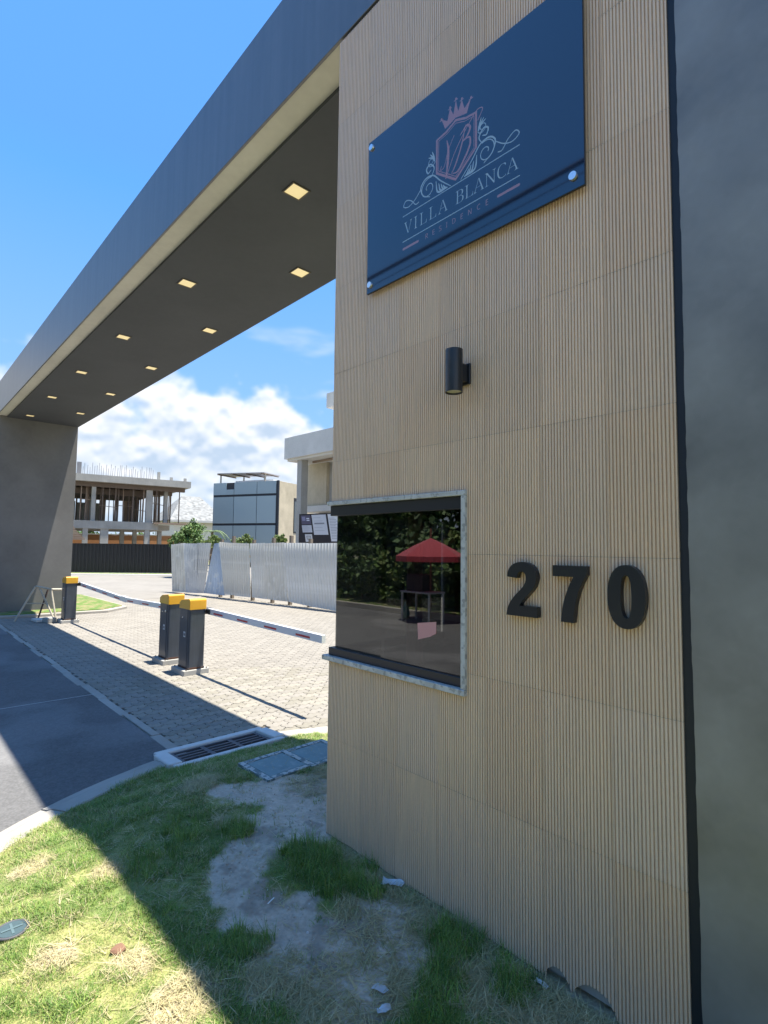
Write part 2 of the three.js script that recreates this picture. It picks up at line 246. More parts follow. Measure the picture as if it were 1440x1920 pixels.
{ // interlocking wavy pavers
  const L = 0.225, Wd = 0.1125, a = 0.014, gap = 0.007, e = (z) => { const t = ((z / (L / 2)) % 1 + 1) % 1; return a * (t < 0.2 ? -1 : t < 0.3 ? (t - 0.2) * 20 - 1 : t < 0.7 ? 1 : t < 0.8 ? 1 - (t - 0.7) * 20 : -1); };
  const ring = []; const zs = [0, 0.2, 0.3, 0.7, 0.8, 1].map((t) => t * L / 2);
  const col = [...zs, ...zs.slice(1).map((z) => z + L / 2)];
  for (const z of col) ring.push([e(z), z]);
  ring.push([Wd * 0.35 + 0, L + 0.008], [Wd * 0.7, L - 0.008]);
  for (const z of [...col].reverse()) ring.push([Wd + e(z), z]);
  ring.push([Wd * 0.7, -0.008], [Wd * 0.35, 0.008]);
  const cx = Wd / 2, cz = L / 2, ch = 0.004;
  const inset = (d) => ring.map(([x, z]) => { const nx = x - cx, nz = z - cz; return [cx + nx * (1 - d / (Wd / 2)), cz + nz * (1 - d / (L / 2))]; });
  const top = inset(gap / 2 + ch), mid = inset(gap / 2), pos = [], n = ring.length;
  const contour = top.map(([x, z]) => new THREE.Vector2(x, z)), faces = THREE.ShapeUtils.triangulateShape(contour, []);
  for (const [i, j, k] of faces) { const t = [i, j, k].map((q) => top[q]); const area = (t[1][0] - t[0][0]) * (t[2][1] - t[0][1]) - (t[1][1] - t[0][1]) * (t[2][0] - t[0][0]); if (area > 0) t.reverse(); for (const [x, z] of t) pos.push(x - cx, 0, z - cz); }
  const wall = (A, ya, B, yb) => { for (let i = 0; i < n; i++) { const j = (i + 1) % n; const [p, q, r2, s] = [[A[i], ya], [A[j], ya], [B[j], yb], [B[i], yb]].map(([v, y]) => [v[0] - cx, y, v[1] - cz]); pos.push(...p, ...q, ...r2, ...p, ...r2, ...s); } };
  wall(top, 0, mid, -ch); wall(mid, -ch, mid, -0.016);
  const geo = metric(raw(pos)), list = [], r = rng(17);
  const x1 = -4.0, z1 = -1.9;
  for (let k = 0; k < 134; k++) for (let m = -1; m < 34; m++) {
    const x = x1 - (k + 0.5) * Wd, z = z1 - (m + 0.5 + (k % 2) * 0.5) * L; if (z + L / 2 > -1.93 || z < -9.45) continue;
    if (kerbSide(x, z) > 0.05) continue;
    if (x > -5.0 && z > -2.95 && z < -1.72) continue;
    const d = Math.hypot(x, z); list.push({ x, z, d, t: r(), h: 0.004 * (r() - 0.5), rx: 0.010 * (r() - 0.5), rz: 0.016 * (r() - 0.5) });
  }
  list.sort((p, q) => p.d - q.d);
  const visible = list.filter((p) => p.x / p.z > 1.30 && p.z < -2.1);   // not behind the gatehouse
  const singles = new Set(visible.slice(0, 300)); const root = struct('paving'); root.position.set(0, 0, 0);
  const merged = [], q = new THREE.Quaternion(), mt = new THREE.Matrix4();
  for (const p of list) {
    const patch = fbm(p.x * 0.8, p.z * 0.8, 3, 66);
    if (singles.has(p)) { const m = part('paver', geo, M.pavers[Math.floor(p.t * 4)], root); m.position.set(p.x, p.h - 0.003, p.z); m.rotation.set(p.rx, 0, p.rz); continue; }
    const c = geo.clone(); q.setFromEuler(new THREE.Euler(p.rx, 0, p.rz)); mt.compose(new THREE.Vector3(p.x, p.h - 0.003, p.z), q, new THREE.Vector3(1, 1, 1)); c.applyMatrix4(mt);
    const k = (0.88 + 0.18 * p.t) * (0.93 + 0.14 * patch), cl = new Float32Array(c.attributes.position.count * 3); for (let i = 0; i < cl.length; i += 3) { cl[i] = 0.275 * k; cl[i + 1] = 0.256 * k; cl[i + 2] = 0.224 * k; }
    c.setAttribute('color', new THREE.BufferAttribute(cl, 3)); merged.push(c);
  }
  const rest = part('paver_field', join(merged), M.paverMix, root); rest.userData.kind = 'stuff';
}
{ // concrete kerb stones
  const root = struct('kerb'); const total = kerbLine.getLength(); const r = rng(8);
  let ua = 0, ub = 0; for (let k = 0; k <= 2000; k++) { const z = kerbLine.getPointAt(k / 2000).z; if (z < -2.93) ua = k / 2000 * total; if (z < -1.83) ub = k / 2000 * total; }   // the drain stands between
  for (const [from, to] of [[0, ua], [ub, total]]) for (let s = from, s1; s < to - 0.05; s = s1) {
    const len = 0.95 + 0.15 * r(); s1 = to - s < len * 1.3 ? to : s + len; const steps = 6, pos = [], prof = [[0.0, -0.08], [0.0, 0.012], [0.012, 0.020], [0.06, KERB_TOP - 0.012], [0.10, KERB_TOP], [0.22, KERB_TOP + 0.004], [0.235, KERB_TOP - 0.008], [0.235, -0.08]], rows = [];
    const jog = 0.008 * (r() - 0.5), lift = 0.010 * (r() - 0.5);
    for (let k = 0; k <= steps; k++) { const u = clamp((s + (s1 - s - 0.01) * k / steps) / total), p = kerbLine.getPointAt(u), t = kerbLine.getTangentAt(u); rows.push(prof.map(([o, y]) => [p.x + t.z * (o + jog), y + lift + 0.004 * (noise(p.x * 30 + o * 60, p.z * 30, 44) - 0.5), p.z - t.x * (o + jog)])); }
    {
      for (let k = 0; k < steps; k++) for (let j = 0; j < prof.length - 1; j++) { const A = rows[k][j], B = rows[k][j + 1], Cc = rows[k + 1][j + 1], D = rows[k + 1][j]; pos.push(...A, ...B, ...Cc, ...A, ...Cc, ...D); }
      for (const R of [rows[0], rows[steps]]) for (let j = 1; j < prof.length - 1; j++) pos.push(...R[0], ...R[j], ...R[j + 1]);
      part('kerb_stone', metric(raw(pos)), M.kerb, root);
    }
  }
}
{ // verge: grass over trodden soil
  const x0 = -5, x1 = 15, z0 = -10, z1 = 1.7, pos = [], uv = [], idx = [], nx = 260, nz = 260;
  const X = (i) => { const t = i / nx; return t < 0.75 ? mix(x0, 0, t / 0.75) : mix(0, x1, (t - 0.75) / 0.25); }, Z = (j) => { const t = j / nz; return t < 0.15 ? mix(z0, -4, t / 0.15) : mix(-4, z1, (t - 0.15) / 0.85); };
  const side = [];
  for (let j = 0; j <= nz; j++) for (let i = 0; i <= nx; i++) { const x = X(i), z = Z(j), d = kerbSide(x, z); side.push(d); pos.push(x, vergeY(x, z, d), z); uv.push((x + 5) / 6, (z + 4.5) / 6); }
  for (let j = 0; j < nz; j++) for (let i = 0; i < nx; i++) { const a = j * (nx + 1) + i, b = a + 1, c = a + nx + 1, d = c + 1; if (Math.min(side[a], side[b], side[c], side[d]) < 0.17 || (X(i) < -4.43 && Z(j) < -1.80 && Z(j) > -2.95)) continue; idx.push(a, c, b, b, c, d); }
  const g = new THREE.BufferGeometry(); g.setAttribute('position', new THREE.Float32BufferAttribute(pos, 3)); g.setAttribute('uv', new THREE.Float32BufferAttribute(uv, 2)); g.setIndex(idx); g.computeVertexNormals();
  const map = tex(1200, 1200, 1, 1, (u, v) => {
    const x = u * 6 - 5, z = v * 6 - 4.5, c = cover(x, z), a = fbm(x * 14, z * 14, 4, 101), f = noise(x * 260, z * 260, 103), h = fbm(x * 70, z * 70, 2, 104), big = fbm(x * 3.5, z * 3.5, 4, 105);
    let soil = tone([0.53, 0.435, 0.335], 0.74 + 0.4 * a + 0.18 * (f - 0.5) + 0.25 * (h - 0.5)); soil = lerp3(soil, tone([0.29, 0.235, 0.18], 0.8 + 0.4 * h), sstep(0.60, 0.72, fbm(x * 6 + 3, z * 6, 4, 107)) * 0.8);
    const straw = lerp3(tone([0.46, 0.375, 0.24], 0.7 + 0.6 * f), tone([0.32, 0.26, 0.175], 0.8 + 0.4 * h), sstep(0.4, 0.65, h));
    const dust = lerp3(straw, soil, 0.55 * sstep(0.38, 0.58, fbm(x * 5 + 1, z * 5, 3, 108)) + 0.2);
    const thatch = lerp3(tone([0.30, 0.29, 0.11], 0.6 + 0.7 * f), tone([0.15, 0.20, 0.055], 0.7 + 0.5 * h), sstep(0.35, 0.6, big));
    return lerp3(lerp3(thatch, dust, c.dry), soil, c.soil);
  });
  const bump = tex(800, 800, 1, 1, (u, v) => { const x = u * 6, z = v * 6; const k = 0.5 * fbm(x * 12, z * 12, 4, 111) + 0.3 * noise(x * 60, z * 60, 112) + 0.2 * noise(x * 150, z * 150, 113); return [k, k, k]; }, true);
  struct('verge', g, std({ map, bumpMap: bump, bumpScale: 0.02, roughness: 1 }));
}

/* ---------- gatehouse with ribbed tile cladding ---------- */
const WZ = -2.0, PITCH = 0.282 / 21;
function ribbed(x0, x1, y0, y1, bottom) {   // a tile with vertical slats, front at z = 0
  const pos = [], uv = [], dpt = 0.0068, k0 = Math.floor((x0 + 10) / PITCH), k1 = Math.ceil((x1 + 10) / PITCH);
  const quad = (xa, za, xb, zb, ya, yb) => { pos.push(xa, ya, za, xb, yb, zb, xb, y1, zb, xa, ya, za, xb, y1, zb, xa, y1, za); uv.push(xa, ya, xb, yb, xb, y1, xa, ya, xb, y1, xa, y1); };
  const prof = [[0, -dpt], [0.30, -dpt], [0.35, -0.001], [0.40, 0], [0.93, 0], [0.97, -0.001], [1, -dpt]];
  for (let k = k0; k < k1; k++) for (let i = 0; i < prof.length - 1; i++) {
    const base = k * PITCH - 10; let xa = base + prof[i][0] * PITCH, xb = base + prof[i + 1][0] * PITCH; if (xb <= x0 || xa >= x1) continue;
    xa = Math.max(xa, x0); xb = Math.min(xb, x1); const ya = bottom ? Math.max(y0, bottom(xa)) : y0, yb = bottom ? Math.max(y0, bottom(xb)) : y0; quad(xa, prof[i][1], xb, prof[i + 1][1], ya, yb);
  }
  // edges of the tile, 12 mm thick
  const B = -0.013; const edge = (ax, ay, bx, by) => { pos.push(ax, ay, 0, bx, by, 0, bx, by, B, ax, ay, 0, bx, by, B, ax, ay, B); uv.push(ax, ay, bx, by, bx, by, ax, ay, bx, by, ax, ay); };
  edge(x1, y0, x1, y1); edge(x0, y1, x0, y0);
  return raw(pos, uv);
}
const gatehouse = thing('gatehouse', 'gatehouse wall clad in vertical ribbed wood-look tiles beside dark grey plaster', 'gatehouse', [-1.6, 0, WZ]);
const local = (g, o) => { g.translate(-o.position.x, -o.position.y, -o.position.z); return g; };
const ROWS = [0.14, 0.736, 1.285, 1.832, 2.376, 2.925, 3.462, 4.0, 4.546, 5.112], COLS = [-2.611, -2.31, -2.028, -1.746, -1.464, -1.182, -0.9, -0.656];
const HOLE = [-2.62, -1.575, 1.185, 2.125];
const chips = [[onZ(1045, 1845, WZ).x, 0.055, 0.05], [onZ(1115, 1880, WZ).x, 0.085, 0.065]];
const bottomEdge = (x) => { let y = 0.186 + 0.014 * (fbm(x * 14, 3, 3, 141) - 0.5); for (const [cx, w, h] of chips) { const t = Math.abs(x - cx) / w; if (t < 1) y += h * Math.pow(1 - t * t, 0.7) * (0.85 + 0.3 * noise(x * 30, 1, 142)); } return y; };
{
  const r = rng(21); const J = 0.0007;
  const clad = (x0, x1, y0, y1, low, mat, dz) => { const g = ribbed(x0 + J, x1 - J, y0 + J, y1 - J, low); g.translate(0, 0, WZ + dz); part('tile', local(g, gatehouse), mat, gatehouse); };
  for (let j = 0; j < 9; j++) for (let i = 0; i < 7; i++) {
    const [x0, x1, y0, y1] = [COLS[i], COLS[i + 1], ROWS[j], ROWS[j + 1]], mat = M.tiles[Math.floor(r() * 6)], dz = 0.0016 * (r() - 0.5), low = j === 0 ? bottomEdge : null;
    const [hx0, hx1, hy0, hy1] = HOLE;
    if (x1 <= hx0 || x0 >= hx1 || y1 <= hy0 || y0 >= hy1) { clad(x0, x1, y0, y1, low, mat, dz); continue; }
    if (y0 < hy0 - 0.01) clad(x0, Math.min(x1, hx1), y0, hy0, low, mat, dz);
    if (y1 > hy1 + 0.01) clad(x0, Math.min(x1, hx1), hy1, y1, null, mat, dz);
    if (x1 > hx1 + 0.01) clad(hx1, x1, y0, y1, null, mat, dz);
  }
  // the same tiles on the side towards the drive
  const SIDE = [0.012, 0.30, 0.58, 0.86, 1.14, 1.42, 1.70, 1.86];
  for (let j = 0; j < 9; j++) for (let i = 0; i < 7; i++) {
    const [x0, x1, y0, y1] = [SIDE[i], SIDE[i + 1], ROWS[j], ROWS[j + 1]], mat = M.tiles[Math.floor(r() * 6)];
    const add = (a, b) => { const g = ribbed(x0 + J, x1 - J, a + J, b - J); g.rotateY(-Math.PI / 2); g.translate(COLS[0], 0, WZ); g.translate(0, 0, -1.872 + 0); g.scale(1, 1, 1); part('tile', local(g, gatehouse), mat, gatehouse); };
    const inHole = x1 > 0.86 - 0.01; if (!inHole || y1 <= HOLE[2] || y0 >= HOLE[3]) { add(y0, y1); continue; }
    if (y0 < HOLE[2] - 0.01) add(y0, HOLE[2]); if (y1 > HOLE[3] + 0.01) add(HOLE[3], y1);
  }
  const W = (name, ...b) => part(name, local(plain(...b), gatehouse), M.rawConcrete, gatehouse);
  const zf = WZ - 0.016, zb = WZ - 0.13;
  W('core_wall', -2.595, -0.66, 0.21, HOLE[2] - 0.01, zf, zb); W('core_wall', -2.595, -0.66, HOLE[3] + 0.01, 5.10, zf, zb); W('core_wall', HOLE[1] + 0.01, -0.66, HOLE[2] - 0.01, HOLE[3] + 0.01, zf, zb);
  W('plinth', -2.57, -0.66, 0.0, 0.208, WZ - 0.05, zb);
  W('core_wall', -2.595, -2.48, 0.0, HOLE[2] - 0.01, zb - 0.001, -3.85); W('core_wall', -2.595, -2.48, HOLE[3] + 0.01, 5.10, zb - 0.001, -3.85); W('core_wall', -2.595, -2.48, HOLE[2] - 0.01, HOLE[3] + 0.01, -3.02, -3.85);
  const I = (name, ...b) => part(name, local(plain(...b), gatehouse), M.interior, gatehouse);
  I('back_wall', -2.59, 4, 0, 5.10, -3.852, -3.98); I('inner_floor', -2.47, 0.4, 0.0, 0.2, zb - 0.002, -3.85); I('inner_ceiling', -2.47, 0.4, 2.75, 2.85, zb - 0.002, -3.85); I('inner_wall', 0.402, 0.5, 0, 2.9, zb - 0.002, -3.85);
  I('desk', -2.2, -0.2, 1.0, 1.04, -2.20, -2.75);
  // dark grey plaster wall and the black joint between
  part('joint_strip', local(plain(-0.656, -0.60, 0, 5.12, WZ - 0.008, WZ - 0.12), gatehouse), M.blackPaint, gatehouse);
  { const pos = []; const edge = (y) => -0.617 - 0.010 * clamp(y / 5) + 0.006 * (fbm(y * 3, 1, 4, 151) - 0.5) + 0.003 * (noise(y * 26, 5, 152) - 0.5); const n = 240, Z = WZ + 0.014;
    for (let k = 0; k < n; k++) { const ya = 5.125 * k / n, yb = 5.125 * (k + 1) / n, a = edge(ya), b = edge(yb); pos.push(a, ya, Z, 5, ya, Z, 5, yb, Z, a, ya, Z, 5, yb, Z, b, yb, Z); pos.push(a, ya, Z, b, yb, Z, b, yb, WZ - 0.02, a, ya, Z, b, yb, WZ - 0.02, a, ya, WZ - 0.02); }
    part('plaster_wall', local(metric(raw(pos)), gatehouse), M.greyPlaster, gatehouse, 'dark grey burnished plaster wall'); }
  part('core_wall', local(plain(-0.598, 5, 0, 5.1, WZ - 0.021, WZ - 0.13), gatehouse), M.rawConcrete, gatehouse);
  part('end_wall', local(plain(4.87, 5, 0, 5.1, WZ - 0.131, -3.85), gatehouse), M.greyPlaster, gatehouse);
  // corner window: stone surround, black rails, two sheets of dark glass
  const win = new THREE.Group(); win.name = 'window'; gatehouse.add(win);
  const P = (name, g, m) => part(name, local(g, gatehouse), m, win);
  P('frame', block(-2.640, -1.57, 2.108, 2.132, WZ - 0.12, WZ + 0.016, 0.003), M.granite); P('frame', block(-1.597, -1.57, 1.2105, 2.1075, WZ - 0.12, WZ + 0.016, 0.003), M.granite);
  P('sill', block(-2.655, -1.57, 1.182, 1.210, WZ - 0.12, WZ + 0.022, 0.003), M.granite);
  P('sill', block(-2.655, -2.54, 1.182, 1.210, -3.02, WZ - 0.121, 0.004), M.granite); P('frame', block(-2.640, -2.54, 2.108, 2.132, -3.02, WZ - 0.121, 0.004), M.granite);
  P('rail', block(-2.625, -1.598, 2.046, 2.1075, WZ - 0.062, WZ - 0.002, 0.003), M.blackMetal); P('rail', block(-2.625, -1.598, 1.2105, 1.256, WZ - 0.062, WZ - 0.006, 0.003), M.blackMetal);
  P('rail', block(-2.625, -2.56, 2.046, 2.1075, -3.0, WZ - 0.063, 0.003), M.blackMetal); P('rail', block(-2.625, -2.56, 1.2105, 1.256, -3.0, WZ - 0.063, 0.003), M.blackMetal);
  const xs = onZ(719, 1100, WZ - 0.035).x;
  P('pane', plain(-2.598, xs + 0.012, 1.256, 2.046, WZ - 0.040, WZ - 0.036), M.glass); P('pane', plain(xs, -1.598, 1.256, 2.046, WZ - 0.026, WZ - 0.022), M.glass);
  P('pane', plain(-2.598, -2.594, 1.256, 2.046, -3.0, WZ - 0.042), M.glass);
  const lock = new THREE.CylinderGeometry(0.009, 0.009, 0.008, 14); lock.rotateX(Math.PI / 2); const lp = onZ(716, 961, WZ - 0.03); lock.translate(lp.x, lp.y, WZ - 0.031); P('lock', lock, M.blackMetal);
}

/* ---------- entrance beam and far pillar ---------- */
const gateBeam = thing('entrance_beam', 'long dark grey beam spanning the drive with square downlights in its underside', 'beam', [-9, 5.1, -2.9]);
{
  const P = (name, g, m, parent = gateBeam) => part(name, local(g, gateBeam), m, parent);
  P('fascia', block(-21.5, 6, 5.132, 5.975, WZ - 0.018, WZ + 0.004, 0.004), M.fascia);
  P('light_band', plain(-21.5, 5.9, 5.148, 5.9, WZ - 0.0185, WZ - 0.2215), M.cream);
  const LX0 = -4.03, STEP = 2.412, lights = []; for (let k = 0; k < 6; k++) lights.push([LX0 - k * STEP, -2.615]); for (let k = 0; k < 5; k++) lights.push([-5.235 - k * STEP, -3.475]);
  const so = P('soffit', plain(-21.5, 5.9, 5.114, 5.95, WZ - 0.222, -3.872), M.soffit);
  lights.forEach(([x, z]) => {
    const h = 0.094, w = 0.012, ys = 5.114; const dl = new THREE.Group(); dl.name = 'downlight'; gateBeam.add(dl);
    P('trim', join([plain(x - h, x + h, ys - 0.010, ys - 0.0005, z - h, z - h + w), plain(x - h, x + h, ys - 0.010, ys - 0.0005, z + h - w, z + h), plain(x - h, x - h + w, ys - 0.010, ys - 0.0005, z - h + w, z + h - w), plain(x + h - w, x + h, ys - 0.010, ys - 0.0005, z - h + w, z + h - w)]), M.lampRim, dl);
    P('diffuser', plain(x - h + w, x + h - w, ys - 0.004, ys - 0.0005, z - h + w, z + h - w), M.lamp, dl);
  });
}
single('gate_pillar', (() => { const g = plain(-3.3, 0, 0.0, 5.158, -1.87, -0.07); return g; })(), M.pillar, 'tall grey plastered pillar carrying the far end of the beam', 'pillar', [-16.75, 0, -2]);

/* ---------- signboard, wall lamp, house numbers ---------- */
{
  const W = 1312, H = 912, c = document.createElement('canvas'); c.width = W; c.height = H; const x = c.getContext('2d');
  x.fillStyle = '#0b1930'; x.fillRect(0, 0, W, H);
  const pale = '#98aab1', rose = '#9c6f72', U = (u) => u * W, V = (v) => (1 - v) * H; x.lineCap = 'round'; x.lineJoin = 'round';
  const path = (pts, w, col, close) => { x.strokeStyle = col; x.lineWidth = w; x.beginPath(); pts.forEach(([u, v], i) => (i ? x.lineTo(U(u), V(v)) : x.moveTo(U(u), V(v)))); if (close) x.closePath(); x.stroke(); };
  const curve = (pts, w, col) => { const k = new THREE.CatmullRomCurve3(pts.map(([u, v]) => new THREE.Vector3(u * W, (1 - v) * H, 0)), false, 'centripetal').getPoints(80); x.strokeStyle = col; x.beginPath(); const n = k.length - 1; for (let i = 0; i < n; i++) { const t = i / n, ww = Array.isArray(w) ? w[0] + (w[1] - w[0]) * Math.sin(Math.PI * t) : w; x.lineWidth = ww; x.beginPath(); x.moveTo(k[i].x, k[i].y); x.lineTo(k[i + 1].x, k[i + 1].y); x.stroke(); } };
  const spiral = (cu, cv, r0, r1, a0, turns, w, flip) => { const pts = []; for (let i = 0; i <= 40; i++) { const t = i / 40, a = a0 + turns * 2 * Math.PI * t, r = mix(r0, r1, t); pts.push([cu + flip * r * Math.cos(a) * H / W, cv + r * Math.sin(a)]); } path(pts, w, pale); };
  // rules and words
  path([[0.221, 0.364], [0.774, 0.364]], 5, pale); path([[0.221, 0.208], [0.774, 0.208]], 5, pale);
  path([[0.224, 0.163], [0.306, 0.163]], 13, rose); path([[0.688, 0.164], [0.771, 0.164]], 13, rose);
  x.fillStyle = pale; x.textBaseline = 'alphabetic';
  const spaced = (str, font, u0, u1, vBase, hgt, bold) => { x.font = font; const m = x.measureText('H'), cap = m.actualBoundingBoxAscent || 60; const s = hgt * H / cap; let total = 0; const ws = [...str].map((ch) => { const q = x.measureText(ch).width * s; total += q; return q; }); const sp = ((u1 - u0) * W - total) / (str.length - 1); let px = U(u0); [...str].forEach((ch, i) => { x.save(); x.translate(px, V(vBase)); x.scale(s, s); x.fillText(ch, 0, 0); if (bold) { x.strokeStyle = '#0b1930'; x.lineWidth = bold; x.strokeText(ch, 0, 0); } x.restore(); px += ws[i] + sp; }); };
  spaced('VILLA', '80px serif', 0.226, 0.462, 0.246, 0.076, 2.6); x.save(); spaced('BLANCA', '80px serif', 0.494, 0.772, 0.246, 0.076, 2.6); x.restore();
  x.fillStyle = rose; spaced('RESIDENCE', '60px sans-serif', 0.344, 0.648, 0.150, 0.030);
  // shield
  const shield = (k) => [[0.404, 0.690], [0.452, 0.700], [0.4985, 0.728], [0.545, 0.700], [0.593, 0.690], [0.593, 0.497], [0.4985, 0.392], [0.404, 0.497]].map(([u, v]) => [0.4985 + (u - 0.4985) * k, 0.560 + (v - 0.560) * k]);
  path(shield(1), 12, rose, true); path(shield(0.90), 4, rose, true);
  // interlaced script letters on the shield
  curve([[0.428, 0.520], [0.424, 0.500], [0.438, 0.500], [0.462, 0.585], [0.490, 0.648]], 4, rose); curve([[0.455, 0.648], [0.462, 0.590], [0.458, 0.500], [0.450, 0.432]], [4, 15], rose); curve([[0.450, 0.432], [0.500, 0.560], [0.560, 0.655], [0.600, 0.700], [0.622, 0.690], [0.602, 0.640]], 5, rose);
  curve([[0.545, 0.660], [0.525, 0.560], [0.495, 0.470], [0.478, 0.440]], [4, 9], rose); curve([[0.520, 0.625], [0.552, 0.655], [0.566, 0.630], [0.548, 0.590], [0.528, 0.580]], [4, 12], rose); curve([[0.528, 0.580], [0.562, 0.580], [0.566, 0.540], [0.540, 0.478], [0.505, 0.430], [0.484, 0.436]], [4, 12], rose);
  // crown
  x.fillStyle = rose; x.beginPath(); [[0.446, 0.722], [0.4985, 0.742], [0.551, 0.722], [0.570, 0.792], [0.540, 0.760], [0.527, 0.822], [0.510, 0.770], [0.4985, 0.846], [0.487, 0.770], [0.470, 0.822], [0.457, 0.760], [0.427, 0.792]].forEach(([u, v], i) => (i ? x.lineTo(U(u), V(v)) : x.moveTo(U(u), V(v)))); x.closePath(); x.fill();
  for (const [u, v] of [[0.427, 0.795], [0.470, 0.827], [0.4985, 0.852], [0.527, 0.827], [0.570, 0.795]]) { x.beginPath(); x.arc(U(u), V(v), 6, 0, 7); x.fill(); path([[u - 0.008, v - 0.008], [u + 0.008, v - 0.008]], 5, rose); }
  // scrolls, the same on both sides
  for (const f of [-1, 1]) {
    const q = (du) => 0.4985 + f * du;
    curve([[q(0.025), 0.374], [q(0.075), 0.440], [q(0.115), 0.500], [q(0.155), 0.505], [q(0.178), 0.470], [q(0.165), 0.415], [q(0.130), 0.385]], [4, 8], pale);
    spiral(q(0.138), 0.440, 0.062, 0.014, 1.2, 1.35, 5, -f);
    curve([[q(0.178), 0.462], [q(0.215), 0.420], [q(0.250), 0.405], [q(0.275), 0.425], [q(0.262), 0.450], [q(0.232), 0.432], [q(0.205), 0.392], [q(0.190), 0.395]], 5, pale);
    curve([[q(0.120), 0.500], [q(0.108), 0.540], [q(0.130), 0.575], [q(0.148), 0.560], [q(0.140), 0.530], [q(0.124), 0.538]], [4, 8], pale);
    for (const [a, b] of [[0.106, 0.640], [0.116, 0.632], [0.125, 0.618]]) curve([[q(0.104), 0.575], [q((a + 0.104) / 2 + 0.004), 0.605], [q(a + 0.012), b]], [3, 8], pale);
    spiral(q(0.122), 0.585, 0.030, 0.010, 3.6, 1.1, 4, f);
    for (const [a, b] of [[0.052, 0.405], [0.062, 0.418], [0.074, 0.430], [0.088, 0.452]]) curve([[q(0.040), 0.376], [q(a), 0.384], [q(a + 0.010), b]], [3, 9], pale);
  }
  const map = new THREE.CanvasTexture(c); map.colorSpace = THREE.SRGBColorSpace;
  const face = phys({ map, roughness: 0.04, ior: 1.75, clearcoat: 0.4, clearcoatRoughness: 0.02 });
  const s = thing('signboard', 'dark blue glossy signboard lettered VILLA BLANCA RESIDENCE on the ribbed wall', 'signboard', [-1.6185, 3.31, -1.985]);
  const w = 1.315, h = 0.914; part('panel', new RoundedBoxGeometry(w, h, 0.012, 2, 0.002).translate(0, h / 2, 0.008), M.matteBlack, s);
  part('printed_face', new THREE.PlaneGeometry(w - 0.003, h - 0.003).translate(0, h / 2, 0.0152), face, s);
  for (const [u, v] of [[0.022, 0.953], [0.022, 0.051], [0.964, 0.062], [0.964, 0.953]]) { const g = new THREE.CylinderGeometry(0.017, 0.019, 0.010, 20); g.rotateX(Math.PI / 2); g.translate((u - 0.5) * w, v * h, 0.0205); const b = part('standoff_cap', g, M.silver, s); const p = new THREE.CylinderGeometry(0.008, 0.008, 0.02, 10); p.rotateX(Math.PI / 2); p.translate((u - 0.5) * w, v * h, -0.008); part('standoff_pin', p, M.silver, b); }
}
{
  const a = onZ(848, 655, -1.90), b = onZ(848, 735, -1.90); const s = thing('wall_lamp', 'black cylindrical up and down lamp fixed to the ribbed wall', 'wall lamp', [a.x, b.y, -1.985]); const h = a.y - b.y, z = 0.072, r = 0.041;
  const body = new THREE.LatheGeometry([[0.035, 0.012], [0.038, 0.004], [r, 0], [r, h * 0.5 - 0.002], [r - 0.0015, h * 0.5], [r, h * 0.5 + 0.002], [r, h], [0.038, h - 0.002], [0.035, h - 0.012]].map(([x, y]) => new THREE.Vector2(x, y)), 40); body.translate(0, 0, z); part('body', body, M.matteBlack, s);
  part('lens', new THREE.CylinderGeometry(0.0355, 0.0355, 0.004, 28).translate(0, 0.010, z), std({ color: rgb(0.55, 0.5, 0.34), roughness: 0.3 }), s); part('lens', new THREE.CylinderGeometry(0.0355, 0.0355, 0.004, 28).translate(0, h - 0.010, z), std({ color: rgb(0.55, 0.5, 0.34), roughness: 0.3 }), s);
  part('bracket', new RoundedBoxGeometry(0.05, 0.085, 0.05, 2, 0.004).translate(0, h * 0.5, 0.024), M.matteBlack, s); part('back_plate', new RoundedBoxGeometry(0.07, 0.10, 0.012, 2, 0.003).translate(0, h * 0.5, -0.006), M.matteBlack, s);
}
